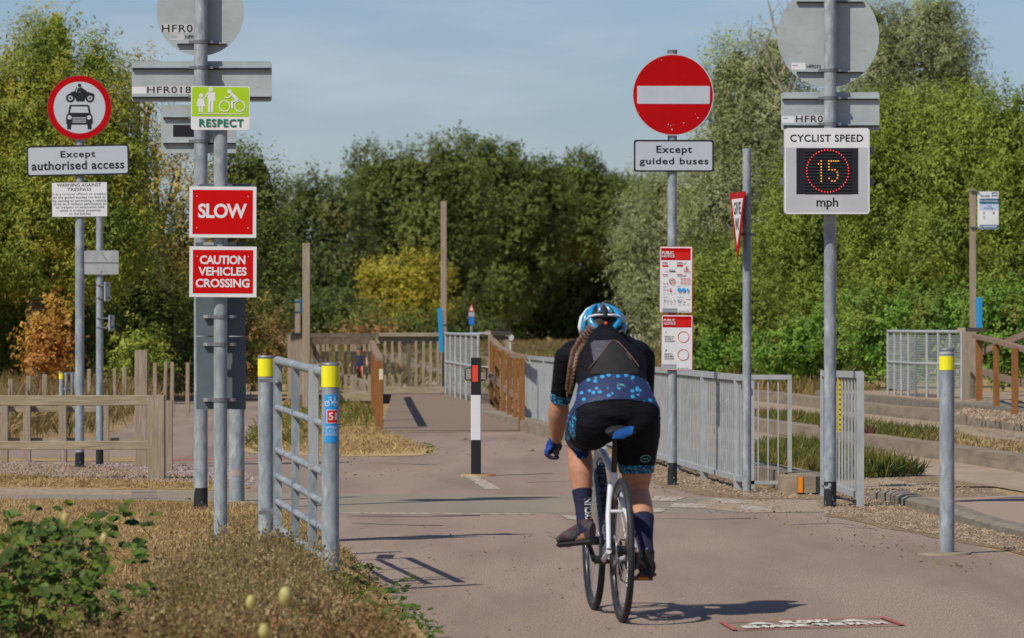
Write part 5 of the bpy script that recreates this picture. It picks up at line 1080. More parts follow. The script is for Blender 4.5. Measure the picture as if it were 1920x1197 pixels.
def leaflets(P, N, D, Lh, Wd, T, m, base):           # folded six-sided leaflets
    P, N, D = np.array(P), np.array(N, float), np.array(D, float); Lh = np.array(Lh)[:, None]; Wd = np.array(Wd)[:, None]; n = len(P)
    N /= np.linalg.norm(N, axis=1)[:, None]; D = D-N*(D*N).sum(1)[:, None]; D /= np.linalg.norm(D, axis=1)[:, None]; S_ = np.cross(N, D); P = P-np.array(base)
    V = np.stack([P-D*Lh/2, P-D*Lh*.2+S_*Wd/2+N*Lh*.1, P+D*Lh*.22+S_*Wd*.42+N*Lh*.08, P+D*Lh/2-N*Lh*.06, P+D*Lh*.22-S_*Wd*.42+N*Lh*.08, P-D*Lh*.2-S_*Wd/2+N*Lh*.1], 1).reshape(-1, 3)
    me = bpy.data.meshes.new('leaves'); b = np.arange(n)[:, None]*6
    me.from_pydata(V.tolist(), [], np.concatenate([b+np.array([[0, 1, 2, 3]]), b+np.array([[0, 3, 4, 5]])], 0).tolist())
    at = me.attributes.new('tint', 'FLOAT', 'FACE'); at.data.foreach_set('value', np.clip(np.concatenate([T, T]), 0, 1).astype(np.float32)); me.materials.append(m); return me
link('leaves', leaflets(P, N, D, Lh, Wd, T, lf_bram, G(60, 1230)), G(60, 1230), root)
# pale seed heads on thin stalks, close to the lens
stalkm = mat('dry_green_stalk', (.10, .085, .03), .8, (.15, .12, .05), (30, 30, 5))
seed = mat('pale_seed_head', (.36, .31, .10), .8, (.46, .40, .16), (60, 60, 60))
for px, py, dd, r, lab in ((122, 972, 14.5, 7, 'pale seed head above the bramble bush'), (470, 1130, 13.5, 9, 'pale green seed head left of the nearest bollard foot'), (535, 1118, 13.2, 12, 'largest pale seed head, nearest the bollard foot'), (495, 1185, 13, 10, 'lowest pale seed head at the bottom of the picture'), (195, 1010, 15, 7, 'brownish seed head beside the bramble tip')):
    c = W(px, py, dd); t = thing('seed_head_stalk', (c.x, dd, 0), lab, 'seed head', 'blurred seed heads in the foreground')
    mb = MB(seed); rr_ = r*dd/F; mb.ball(c, rr_, rr_, rr_*1.5, 10, 7)
    for k in range(40):
        u = Vector((random.gauss(0, 1), random.gauss(0, 1), random.gauss(0, 1))).normalized(); mb.tube([c+u*rr_*.6, c+Vector((u.x, u.y, u.z*1.5))*rr_*1.2], [.0012, .0004], 4)
    mb.build('head', t); mb = MB(stalkm); mb.tube([(c.x-.03, dd, 0), (c.x-.01, dd, c.z*.6), (c.x, dd, c.z-rr_)], .0014, 5); mb.build('stalk', t)
# ------------------------------------------------------------------ bicycle and rider (bike axes: a forward, b right, z up)
OB = Vector(((1166-960)*22.5/F, 22.5, 0)); fw = Vector((-.115, 1, 0)).normalized(); rt = Vector((fw.y, -fw.x, 0))
def B(a, b, z): return OB+fw*a+rt*b+Vector((0, 0, z))
MBK = Matrix((rt, fw, Vector((0, 0, 1)))).transposed()           # columns: right, forward, up
LEAN = 0.0
fr_white = mat('white_frame_paint', (.62, .63, .65), .25, (.56, .57, .6), (6, 6, 6), spec=.5)
fr_grey = mat('slate_frame_paint', (.055, .065, .085), .3, (.07, .08, .10), (6, 6, 6), spec=.5)
bk = thing('bicycle', OB, 'white and grey racing bicycle with drop bars ridden by the cyclist', 'bicycle')
def bpart(name, fn, m, parent=None, label=None):
    mb = MB(m); fn(mb); return mb.build(name, parent or bk, label)
def wheel(ax, nm):
    c = B(ax, 0, .34)
    hub = MB(blackm); hub.tube([c-rt*.05, c+rt*.05], .022, 12)
    w_ = hub.build('wheel', bk)
    circ = lambda r, off=0: [c+fw*(r*math.cos(2*math.pi*k/64))+Vector((0, 0, r*math.sin(2*math.pi*k/64)))+rt*off for k in range(64)]
    mb = MB(tyre); mb.tube(circ(.324), [(.0165, .0165)]*64, 12, closed=True, side=None) if False else None
    vs = []; n = 10
    def ringprof(mb, prof):
        vs = []
        for k in range(72):
            q = 2*math.pi*k/72; d_ = fw*math.cos(q)+Vector((0, 0, math.sin(q)))
            for r, o in prof: vs.append(c+d_*r+rt*o)
        p = len(prof); mb.add(vs, [(k*p+j, k*p+(j+1) % p, ((k+1) % 72)*p+(j+1) % p, ((k+1) % 72)*p+j) for k in range(72) for j in range(p)], True)
    mb = MB(tyre); ringprof(mb, [(.324+.0165*math.cos(a), .0165*math.sin(a)) for a in [2*math.pi*i/10 for i in range(10)]]); mb.build('tyre', w_)
    mb = MB(mat('dark_rim', (.02, .021, .024), .3, spec=.5)); ringprof(mb, [(.312, -.011), (.312, .011), (.285, .009), (.281, 0), (.285, -.009)]); mb.build('rim', w_)
    mb = MB(alu)
    for k in range(24):
        q = 2*math.pi*k/24; q2 = q+(.25 if k % 2 else -.25); s = .028*(1 if k % 4 < 2 else -1)
        mb.tube([c+(fw*math.cos(q2)+Vector((0, 0, math.sin(q2))))*.02+rt*s, c+(fw*math.cos(q)+Vector((0, 0, math.sin(q))))*.283], .0011, 4, caps=False)
    mb.build('spokes', w_)
    mb = MB(alu); vs = []
    ringprof(mb, [(.07, -.036), (.07, -.034), (.05, -.034), (.05, -.036)]); mb.build('disc_rotor', w_)
    return w_
wheel(0, 'rear'); wheel(1.0, 'front')
BBp = B(.42, 0, .275)
bpart('frame', lambda m: (m.tube([BBp, B(.275, 0, .70)], [.02, .017], 12), m.tube([B(.28, 0, .69), B(.815, 0, .815)], [.018, .02], 12), m.tube([B(.80, 0, .86), B(.845, 0, .70)], .023, 12),
    [(m.tube([B(.29, s*.014, .64), B(.15, s*.045, .50), B(.0, s*.062, .345)], [.014, .012, .011], 10), m.tube([B(.40, s*.03, .275), B(.25, s*.05, .29), B(0, s*.062, .335)], [.013, .012, .012], 10)) for s in (-1, 1)],
    m.tube([B(.165, -.045, .515), B(.165, .045, .515)], .009, 8)), fr_white)
dtp = bpart('down_tube', lambda m: m.tube([B(.42, 0, .285), B(.60, 0, .48), B(.83, 0, .735)], [(.034, .028), (.036, .032), (.03, .03)], 14, side=rt), fr_grey, None, 'slate grey down tube with lettering')
mb = MB(whiteb); 
vs, fs = glyphs('SPECIALIZED', .02); a_ = np.array(vs)[:, :2]; q_ = (a_-a_.min(0))/(a_.max(0)-a_.min(0)); p0, p1 = B(.47, -.0375, .345), B(.80, -.034, .70); t_ = (p1-p0).normalized(); up_ = rt.cross(t_).normalized()
mb.add([p0+(p1-p0)*u+up_*(-.02+.04*v) for u, v in q_], fs); mb.build('lettering', dtp)
p0, p1 = B(.455, 0, .352)-up_*0, B(.80, 0, .73); mb = MB(black); nrm_ = t_.cross(rt).normalized(); nrm_ = nrm_ if nrm_.z > 0 else -nrm_
mb.add([p0+nrm_*.032+(p1-p0)*u+rt*(.022-.044*v) for u, v in q_], fs); mb.build('lettering', dtp)
bpart('fork', lambda m: (m.tube([B(.845, 0, .70), B(.855, 0, .67)], .022, 10), [m.tube([B(.855, s*.02, .68), B(.90, s*.052, .55), B(1.0, s*.055, .34)], [.017, .014, .01], 10) for s in (-1, 1)]), fr_white)
bpart('seatpost', lambda m: (m.tube([B(.277, 0, .69), B(.215, 0, .885)], .0145, 12), m.box(B(.215, 0, .885), .05, .09, .025, M=MBK)), blackm)
sadm = mat('black_saddle_cover', (.014, .014, .017), .55)
def saddle(m):
    S_ = [(.035, .062, .885, .016), (.05, .074, .892, .026), (.11, .066, .898, .03), (.20, .034, .92, .028), (.31, .022, .918, .022), (.36, .018, .913, .018), (.37, .008, .91, .01)]
    m.tube([B(a, 0, z) for a, w_, z, h in S_], [(w_, h) for a, w_, z, h in S_], 18, side=rt)
sd = bpart('saddle', saddle, sadm); bpart('rails', lambda m: [m.tube([B(.13, s*.022, .90), B(.2, s*.022, .885), B(.3, s*.018, .90)], .0035, 6) for s in (-1, 1)], alu, sd)
bluep = mat('cobalt_saddle_panel', (.008, .07, .27), .5, (.012, .10, .33), (9, 9, 9))
def wedge(m):
    v = [B(.022, .012, .862), B(.018, .05, .885), B(.02, .062, .918), B(.024, .045, .922), B(.02, -.005, .908), B(.018, -.035, .89), B(.018, -.042, .862)]
    n = len(v); bk_ = [p+fw*.02 for p in v]; m.add(v+bk_, [tuple(range(n)), tuple(range(2*n-1, n-1, -1))]+[(i, n+i, n+(i+1) % n, (i+1) % n) for i in range(n)])
bpart('blue_panel', wedge, bluep, sd)
def bars(m):
    m.tube([B(.80, 0, .875), B(.80, 0, .92), B(.88, 0, .935)], .017, 10)
    m.tube([B(.88, -.2, .93), B(.88, 0, .935), B(.88, .2, .93)], .0145, 10)
    for s in (-1, 1): m.tube([B(.88, s*.19, .93), B(.93, s*.203, .928), B(.965, s*.207, .89), B(.955, s*.208, .835), B(.91, s*.207, .79), B(.82, s*.207, .775)], .0155, 12)
bpart('handlebar', bars, blackm)
bpart('brake_hood', lambda m: [(m.tube([B(.95, s*.205, .925), B(.985, s*.207, .95), B(1.0, s*.207, .985)], [.018, .017, .010], 10), m.tube([B(.985, s*.21, .93), B(.985, s*.215, .86), B(.965, s*.215, .80)], [.006, .006, .004], 8)) for s in (-1, 1)], blackm)
ca = R(28); CR = .17
PL = (.42+CR*math.cos(ca), .275+CR*math.sin(ca)); PR = (.42-CR*math.cos(ca), .275-CR*math.sin(ca))
def cranks(m):
    m.tube([B(.42, -.075, .275), B(.42, .075, .275)], .02, 12)
    m.tube([B(.42, -.075, .275), B(PL[0], -.085, PL[1])], [.015, .011], 8); m.tube([B(.42, .075, .275), B(PR[0], .085, PR[1])], [.015, .011], 8)
    vs = []
    for k in range(40):
        q = 2*math.pi*k/40
        for r in (.095, .07): vs.append(B(.42+r*math.cos(q), .052, .275+r*math.sin(q)))
    m.add(vs, [(2*k, 2*((k+1) % 40), 2*((k+1) % 40)+1, 2*k+1) for k in range(40)])
    for k in range(5): q = 2*math.pi*k/5; m.tube([B(.42, .052, .275), B(.42+.075*math.cos(q), .052, .275+.075*math.sin(q))], .008, 6)
bpart('crankset', cranks, blackm)
for (pa, pz), s in ((PL, -1), (PR, 1)):
    o = bpart('pedal', lambda m: (m.box(B(pa, s*.135, pz), .09, .075, .02, M=MBK), m.tube([B(pa, s*.085, pz), B(pa, s*.14, pz)], .007, 8)), blackm)
    bpart('reflector', lambda m: m.box(B(pa-.04, s*.135, pz), .05, .006, .012, M=MBK), orange, o)
def cassette(m):
    for k in range(9): r = .032+.0035*k; m.tube([B(0, .022+.0035*(8-k), .34), B(0, .024+.0035*(8-k), .34)], r, 24)
bpart('cassette', cassette, mat('steel_sprocket', (.16, .15, .14), .4, metal=.7))
def mech(m):
    m.tube([B(0, .07, .33), B(.01, .075, .28), B(.0, .06, .25)], [.012, .014, .01], 8)
    for z, a_ in ((.255, .0), (.195, .035)): m.tube([B(a_, .04, z), B(a_, .05, z)], .024, 16)
    m.box(B(.018, .053, .225), .006, .03, .09, M=MBK)
bpart('derailleur', mech, blackm)
chainm = mat('oily_chain', (.05, .045, .04), .4, metal=.6)
bpart('chain', lambda m: (m.tube([B(0, .045, .385), B(.42, .052, .37)], .0045, 6), m.tube([B(.035, .045, .172), B(.42, .052, .18)], .0045, 6), m.tube([B(-.035, .045, .33), B(-.024, .045, .255), B(.02, .045, .225), B(.012, .045, .19), B(.035, .045, .172)], .0045, 6)), chainm)
bpart('brake_caliper', lambda m: (m.box(B(.06, -.045, .375), .03, .05, .04, M=MBK), m.box(B(.95, -.045, .40), .03, .04, .05, M=MBK)), blackm)

def remesh(mb, voxel, smooth=3, sub=False):
    me = mb.mesh('tmp'); o = bpy.data.objects.new('tmp', me); C.objects.link(o)
    m = o.modifiers.new('r', 'REMESH'); m.mode = 'VOXEL'; m.voxel_size = voxel
    if smooth: s = o.modifiers.new('s', 'SMOOTH'); s.factor = .5; s.iterations = smooth
    r = bpy.data.meshes.new_from_object(o.evaluated_get(bpy.context.evaluated_depsgraph_get()))
    bpy.data.objects.remove(o); return r
# ---- one continuous body
ps = thing('person', B(.45, 0, 0), 'cyclist seen from behind in black kit and blue helmet, riding along the path', 'person')
bd = MB(skin); sv = rt
def limb(pts, rad, n=18): bd.tube([B(*p) for p in pts], rad, n, side=rt)
# trunk
limb([(.165, 0, .885), (.175, 0, .93), (.20, 0, .985), (.25, 0, 1.05), (.32, 0, 1.115), (.40, 0, 1.175), (.49, 0, 1.235), (.565, 0, 1.275), (.62, 0, 1.31), (.665, 0, 1.335)],
     [(.14, .06), (.202, .115), (.204, .135), (.178, .122), (.16, .115), (.168, .118), (.178, .115), (.170, .095), (.12, .075), (.07, .058)], 28)
for s in (-1, 1):
    bd.ball(B(.185, s*.085, .955), .118, .11, .125, 18, 12); bd.ball(B(.225, s*.112, .915), .100, .11, .11, 16, 10)
    bd.ball(B(.575, s*.145, 1.248), .078, .085, .072, 14, 10)
limb([(.64, .01, 1.325), (.69, .01, 1.355), (.73, .01, 1.385)], [.062, .055, .056], 16)
bd.ball(B(.775, .012, 1.382), .073, .093, .105, 22, 16, M=Matrix.Rotation(0, 3, 'X')); bd.ball(B(.80, .012, 1.328), .055, .065, .06, 16, 10)
bd.ball(B(.868, .012, 1.362), .014, .022, .02, 10, 8)
for s in (-1, 1): bd.ball(B(.765, .012+s*.076, 1.362), .010, .02, .032, 10, 8)
HL, KL, AL = (.22, -.098, .95), (.622, -.125, .849), (.462, -.118, .445)
HR_, KR, AR = (.22, .098, .95), (.456, .135, .622), (.165, .142, .31)
def lp(a, b, t, off=0, ob=0): return tuple(a[i]+(b[i]-a[i])*t+(ob if i == 1 else 0) for i in range(3))
for Hh, K, A, s in ((HL, KL, AL, -1), (HR_, KR, AR, 1)):
    limb([lp(Hh, K, 0), lp(Hh, K, .2), lp(Hh, K, .45), lp(Hh, K, .7), lp(Hh, K, .9), K], [.112, .112, .098, .082, .068, .060])
    bd.ball(B(*K), .058, .06, .06, 14, 10)
    cb = lambda t, back: tuple(np.array(lp(K, A, t))+np.array([-back, 0, 0]))
    limb([K, cb(.1, .005), cb(.25, .018), cb(.42, .018), cb(.6, .008), cb(.8, 0), cb(.95, 0), A], [.056, .056, .0605, .059, .048, .036, .033, .034])
    tw = np.array([math.cos(R(22)), s*math.sin(R(22)), -.12]) if s < 0 else np.array([math.cos(R(8)), math.sin(R(8)), -.2])
    A_ = np.array(A); limb([tuple(A_), tuple(A_-tw*.045-np.array([0, 0, .05])), ], [.034, .03]); limb([tuple(A_-tw*.045-np.array([0, 0, .05])), tuple(A_+tw*.05-np.array([0, 0, .055])), tuple(A_+tw*.17-np.array([0, 0, .07]))], [.032, .038, .028])
SHL, ELL, WRL = (.585, -.172, 1.255), (.715, -.205, 1.015), (.845, -.207, .832)
SHR, ELR, WRR = (.585, .172, 1.255), (.715, .205, 1.015), (.845, .207, .832)
for Sh, E_, W_ in ((SHL, ELL, WRL), (SHR, ELR, WRR)):
    limb([Sh, lp(Sh, E_, .25), lp(Sh, E_, .55), lp(Sh, E_, .9), E_], [.066, .062, .054, .045, .043]); limb([E_, lp(E_, W_, .25), lp(E_, W_, .6), W_], [.047, .053, .042, .030])
    s = -1 if Sh is SHL else 1
    limb([W_, (.87, s*.212, .805), (.895, s*.212, .795)], [(.028, .02), (.035, .022), (.030, .018)])
me = remesh(bd, .0085, 9)
bmB = bmesh.new(); bmB.from_mesh(me)
inv = Matrix((rt, fw, Vector((0, 0, 1))))
def loc(p): q = inv @ (Vector(p)-OB); return q.y, q.x, q.z     # a, b, z
def cut(pt, nr):
    n_ = fw*nr[0]+rt*nr[1]+Vector((0, 0, nr[2])); g = bmB.verts[:]+bmB.edges[:]+bmB.faces[:]
    bmesh.ops.bisect_plane(bmB, geom=g, dist=1e-5, plane_co=B(*pt), plane_no=n_)
side_ = lambda p, pt, nr: (p[0]-pt[0])*nr[0]+(p[1]-pt[1])*nr[1]+(p[2]-pt[2])*nr[2]
def nrm(a, b): v = np.array(b)-np.array(a); return tuple(v/np.linalg.norm(v))
HEM = ((.12, 0, 1.022), nrm((0, 0, 0), (.55, 0, .83))); TOPB = ((.24, 0, 1.130), nrm((0, 0, 0), (.55, 0, .83)))
NECK = ((.70, 0, 1.352), nrm((0, 0, 0), (.75, 0, .66)))
CFL = (lp(SHL, ELL, .93), nrm(SHL, ELL)); CFL2 = (lp(SHL, ELL, .77), nrm(SHL, ELL)); CFR = (lp(SHR, ELR, .93), nrm(SHR, ELR)); CFR2 = (lp(SHR, ELR, .77), nrm(SHR, ELR))
LHL = (lp(HL, KL, .93), nrm(HL, KL)); LHR = (lp(HR_, KR, .93), nrm(HR_, KR)); LHL2 = (lp(HL, KL, .80), nrm(HL, KL)); LHR2 = (lp(HR_, KR, .80), nrm(HR_, KR))
LHL = ((LHL[0][0], LHL[0][1], LHL[0][2]), nrm((0, 0, 0), (.75, 0, -.66))); LHL2 = (lp(HL, KL, .82), LHL[1])
LHR = ((.40, .13, .692), (0, 0, -1)); LHR2 = ((.40, .13, .732), (0, 0, -1))
SKL = (lp(KL, AL, .62), nrm(KL, AL)); SKR = (lp(KR, AR, .50), nrm(KR, AR)); SEL = (lp(KL, AL, 1.05), nrm(KL, AL)); SER = (lp(KR, AR, 1.05), nrm(KR, AR))
WGL = (lp(ELL, WRL, .96), nrm(ELL, WRL)); WGR = (lp(ELR, WRR, .96), nrm(ELR, WRR))
for c_ in (HEM, TOPB, NECK, CFL, CFL2, CFR, CFR2, LHL, LHR, LHL2, LHR2, SKL, SKR, SEL, SER): cut(*c_)
bmesh.ops.recalc_face_normals(bmB, faces=bmB.faces[:]); bmB.normal_update()
def dist_seg(p, a, b):
    p, a, b = map(np.array, (p, a, b)); t = np.clip(((p-a)@(b-a))/((b-a)@(b-a)), 0, 1); return np.linalg.norm(p-a-t*(b-a))
def region(p):
    """which body zone a point belongs to"""
    a, b, z = p
    arms = min(dist_seg(p, SHL, ELL)/.075, dist_seg(p, ELL, WRL)/.06, dist_seg(p, SHR, ELR)/.075, dist_seg(p, ELR, WRR)/.06, dist_seg(p, WRL, (.91, -.21, .79))/.06, dist_seg(p, WRR, (.91, .21, .79))/.06)
    if arms < 1 and abs(b) > .135 and (z < 1.2 or abs(b) > .17): return 'armL' if b < 0 else 'armR'
    if side_(p, *NECK) > 0: return 'head'
    if b < -.02 and dist_seg(p, KL, AL) < .085 and side_(p, *LHL) > -.0: return 'legL'
    if b > .02 and dist_seg(p, KR, AR) < .085 and side_(p, *LHR) > -.0: return 'legR'
    if z < .46 and b < 0: return 'legL'
    if z < .40 and b > 0: return 'legR'
    return 'trunk'
Z = {f: (region(loc(f.calc_center_median())), loc(f.calc_center_median())) for f in bmB.faces}
def garment(name, pred, off, m, label=None):
    vm = {}; mb = MB(m); vs = []; fs = []; fl = [f for f in bmB.faces if pred(*Z[f])]
    ec = {}
    for f in fl:
        for v in f.verts:
            if v not in vm: vm[v] = len(vs); vs.append(v.co+v.normal*off)
        fs.append(tuple(vm[v] for v in f.verts))
        for e in f.edges: ec[e] = ec.get(e, 0)+1
    n0 = len(vs); vs2 = {}
    for e, c in ec.items():                                       # hem folded back to the body
        if c == 1:
            q = []
            for v in e.verts:
                if v not in vs2: vs2[v] = len(vs); vs.append(v.co-v.normal*.002)
                q.append((vm[v], vs2[v]))
            fs.append((q[0][0], q[1][0], q[1][1], q[0][1]))
    mb.add(vs, fs, True); return mb.build(name, ps, label)
mb = MB(skin); mb.v = [tuple(v.co) for v in bmB.verts]
bmB.verts.index_update(); mb.f = [tuple(v.index for v in f.verts) for f in bmB.faces]; mb.mi = [0]*len(mb.f); mb.sm = [True]*len(mb.f)
body = mb.build('body', ps)
kit = mat('black_lycra', (.0045, .0045, .007), .75, (.008, .008, .012), (9, 9, 26), spec=.1, bump=.6, detail=3)
def kitpat(name, base, spot, sc, thr):
    m = mat(name, base, .6); t = m.node_tree; b = t.nodes['Principled BSDF']; c = t.nodes.new('ShaderNodeTexCoord'); p = t.nodes.new('ShaderNodeMapping'); p.inputs['Scale'].default_value = sc
    v = t.nodes.new('ShaderNodeTexVoronoi'); v.inputs['Scale'].default_value = 1; v.inputs['Randomness'].default_value = .8
    mr = t.nodes.new('ShaderNodeMapRange'); mr.inputs[1].default_value = thr; mr.inputs[2].default_value = thr+.06; mr.inputs[3].default_value = 1; mr.inputs[4].default_value = 0
    v2 = t.nodes.new('ShaderNodeMix'); v2.data_type = 'RGBA'; v2.inputs[6].default_value = (*base, 1); v2.inputs[7].default_value = (*spot, 1)
    sep = t.nodes.new('ShaderNodeSeparateColor'); gt = t.nodes.new('ShaderNodeMath'); gt.operation = 'GREATER_THAN'; gt.inputs[1].default_value = .3; mu = t.nodes.new('ShaderNodeMath'); mu.operation = 'MULTIPLY'
    t.links.new(c.outputs['Object'], p.inputs[0]); t.links.new(p.outputs[0], v.inputs['Vector']); t.links.new(v.outputs['Distance'], mr.inputs[0]); t.links.new(v.outputs['Color'], sep.inputs[0]); t.links.new(sep.outputs[0], gt.inputs[0])
    t.links.new(gt.outputs[0], mu.inputs[0]); t.links.new(mr.outputs[0], mu.inputs[1]); t.links.new(mu.outputs[0], v2.inputs[0]); t.links.new(v2.outputs[2], b.inputs['Base Color']); return m
pat = kitpat('navy_kit_with_blue_spots', (.016, .028, .085), (.035, .25, .46), (34, 14, 42), .33)
pat2 = kitpat('blue_cuff_print', (.012, .045, .10), (.03, .34, .55), (60, 60, 75), .42)
jersey = garment('jersey', lambda r, p: (r == 'trunk' and side_(p, *TOPB) > 0) or (r == 'armL' and side_(p, *CFL2) < 0) or (r == 'armR' and side_(p, *CFR2) < 0), .006, kit)
band = garment('jersey_back_pocket', lambda r, p: r == 'trunk' and side_(p, *HEM) > 0 and side_(p, *TOPB) < 0, .0085, pat, 'navy lower back of the jersey with light blue print')
garment('sleeve_cuff', lambda r, p: (r == 'armL' and 0 < side_(p, *CFL2) and side_(p, *CFL) < 0), .007, pat2); garment('sleeve_cuff', lambda r, p: (r == 'armR' and 0 < side_(p, *CFR2) and side_(p, *CFR) < 0), .007, pat2)
inleg = lambda p: (p[1] < 0 and side_(p, *LHL) < 0) or (p[1] >= 0 and side_(p, *LHR) < 0)
garment('shorts', lambda r, p: r == 'trunk' and side_(p, *HEM) < 0 and inleg(p), .005, kit)
garment('shorts_hem', lambda r, p: r == 'trunk' and side_(p, *HEM) < 0 and inleg(p) and p[1] < -.02 and side_(p, *LHL2) > 0, .0065, pat2)
garment('shorts_hem', lambda r, p: r == 'trunk' and side_(p, *HEM) < 0 and inleg(p) and p[1] > .02 and side_(p, *LHR2) > 0, .0065, pat2)
garment('side_panel', lambda r, p: r == 'trunk' and side_(p, *HEM) < 0 and inleg(p) and p[1] < -.192 and side_(p, *LHL2) < 0, .0065, pat2, 'blue printed panel down the left side of the shorts')
sockm = mat('navy_sock', (.010, .011, .036), .85, (.014, .015, .046), (90, 90, 90))
for s, SK, SE, lg in ((-1, SKL, SEL, 'legL'), (1, SKR, SER, 'legR')):
    o = garment('sock', lambda r, p: r == lg and side_(p, *SK) > 0 and side_(p, *SE) < .03, .004, sockm)
    K, A = (KL, AL) if s < 0 else (KR, AR); mb = MB(whiteb)
    vs, fs = glyphs('CYCLING', .03); aa = np.array(vs)[:, :2]; q = (aa-aa.min(0))/(aa.max(0)-aa.min(0)+1e-6); pts = []
    for u, v in q:                                                # white letters reading up the calf
        tt_ = .98-.34*u if s < 0 else .93-.38*u; c0 = np.array(lp(K, A, tt_)); rr_ = .0385+.03*max(0, .95-tt_); an = (-.5 if s < 0 else -.1)+(v-.5)*.95
        pts.append(B(c0[0]-rr_*math.cos(an)-.003, c0[1]-rr_*math.sin(an), c0[2]))
    mb.add(pts, fs)
    mb.build('lettering', o)
ringm = mat('mint_emblem', (.10, .33, .30), .6)
mb = MB(ringm)                                                    # oval emblem on the right thigh
for k in range(24):
    q0, q1 = 2*math.pi*k/24, 2*math.pi*(k+1)/24; e = [(.027, .018), (.023, .014)]
    mb.add([B(.214-.0, .146+e[i][0]*math.cos(q), .762+e[i][1]*math.sin(q)) for q, i in ((q0, 0), (q1, 0), (q1, 1), (q0, 1))], [(0, 1, 2, 3)])
mb.box(B(.214, .146, .762), .03, .001, .006, M=MBK)
for v_ in range(len(mb.v)):                                       # press the emblem on the thigh
    pass
from mathutils.bvhtree import BVHTree
bvh = BVHTree.FromBMesh(bmB)
def press(mb, off, dirn=fw):
    out = []
    for v in mb.v:
        h = bvh.ray_cast(Vector(v)-dirn*.6, dirn); out.append(tuple(h[0]-dirn*off) if h[0] else v)
    mb.v = out; return mb
press(mb, .009).build('emblem', ps)
# jersey back: lilac-grey panel, black pouch with piping, pale emblem
greyp = mat('lilac_grey_mesh_fabric', (.045, .042, .058), .8, (.085, .08, .105), (60, 60, 60))
def patch(poly, m, nm, off, div=14, lab=None):
    mb = MB(m); n = len(poly); rows = []
    for v in range(div+1):
        l = np.array(poly[0])*(1-v/div)+np.array(poly[3])*(v/div); r = np.array(poly[1])*(1-v/div)+np.array(poly[2])*(v/div)
        rows.append([tuple(W(*(l+(r-l)*u/div), 22.9)) for u in range(div+1)])
    mb.add([p for r_ in rows for p in r_], [(v*(div+1)+u, v*(div+1)+u+1, (v+1)*(div+1)+u+1, (v+1)*(div+1)+u) for v in range(div) for u in range(div)], True)
    press(mb, off, Vector((0, 1, 0))); return mb.build(nm, jersey, lab)
patch([(1103, 612), (1168, 612), (1184, 676), (1112, 676)], greyp, 'shoulder_panel', .012, lab='lilac grey panel between the shoulders')
patch([(1147, 637), (1155, 637), (1201, 700), (1103, 700)], mat('matt_black_pouch', (.012, .011, .012), .8, (.02, .018, .018), (14, 14, 14)), 'pouch', .016)
pip = MB(mat('bronze_piping', (.12, .06, .04), .6))
def onback(px, py, off=.019):
    p = W(px, py, 22.9); h = bvh.ray_cast(p-Vector((0, .6, 0)), Vector((0, 1, 0))); return (h[0] if h[0] else p)-Vector((0, off, 0))
pip.tube([onback(1103, 691), onback(1120, 672), onback(1140, 646), onback(1150, 637), onback(1162, 644), onback(1180, 664), onback(1197, 687)], .0028, 6); pip.build('piping', jersey)
mb = MB(ringm); q = [(1154, 716), (1172, 716), (1170, 719.5), (1165, 719.5), (1171, 724), (1154, 724), (1156, 720.5), (1161, 720.5)]
mb.add([onback(*p, off=.0125) for p in q], [(0, 1, 2, 3), (3, 4, 7, 0), (4, 5, 6, 7)]); mb.build('emblem', band)
mb = MB(mat('black_seam', (.008, .01, .02), .7))
for x0, x1 in ((1141, 1138), (1190, 1192)): mb.tube([onback(x0, 713, .010), onback(x1, 750, .010)], .0022, 5)
mb.build('seam', band)
# helmet
HC = np.array([.785, .012, 1.388]); hr = np.array([.135, .112, .105])
def hp(az, el, k=1.0):          # az from straight back (deg, + = right), el up from equator
    a = R(az); e = R(el); return B(HC[0]-hr[0]*k*math.cos(a)*math.cos(e), HC[1]+hr[1]*k*math.sin(a)*math.cos(e), HC[2]+hr[2]*k*math.sin(e))
hb = mat('cyan_blue_helmet', (.015, .21, .44), .25, spec=.5); hn = mat('navy_helmet', (.008, .03, .10), .3, spec=.5); hk = mat('black_helmet_foam', (.01, .01, .012), .7)
mb = MB(hk); vs = []; nu, nv = 40, 12
for j in range(nv+1):
    for i in range(nu): vs.append(hp(360*i/nu, -8+98*j/nv if True else 0, .93))
mb.add(vs, [(j*nu+i, j*nu+(i+1) % nu, (j+1)*nu+(i+1) % nu, (j+1)*nu+i) for j in range(nv) for i in range(nu)], True); helm = mb.build('helmet', ps, 'blue white and black vented helmet')
def rib(m, path, wd, nm, k=1.0, th=.011):
    mb = MB(m); pts = [hp(a, e, k) for a, e in path]; c = B(*HC)
    vs = []
    for i, p in enumerate(pts):
        t = (pts[min(i+1, len(pts)-1)]-pts[max(i-1, 0)]).normalized(); o = (p-c).normalized(); s = t.cross(o).normalized()
        w_ = wd if not isinstance(wd, list) else wd[i]
        for x, y in ((-1, -.9), (-1, .3), (-.6, 1), (.6, 1), (1, .3), (1, -.9)): vs.append(p+s*(w_*x)+o*(th*(y-.5)))
    n = len(pts); mb.add(vs, [(i*6+k_, i*6+(k_+1) % 6, (i+1)*6+(k_+1) % 6, (i+1)*6+k_) for i in range(n-1) for k_ in range(6)]+[(5, 4, 3, 2, 1, 0), tuple((n-1)*6+k_ for k_ in range(6))], True)
    return mb.build(nm, helm)
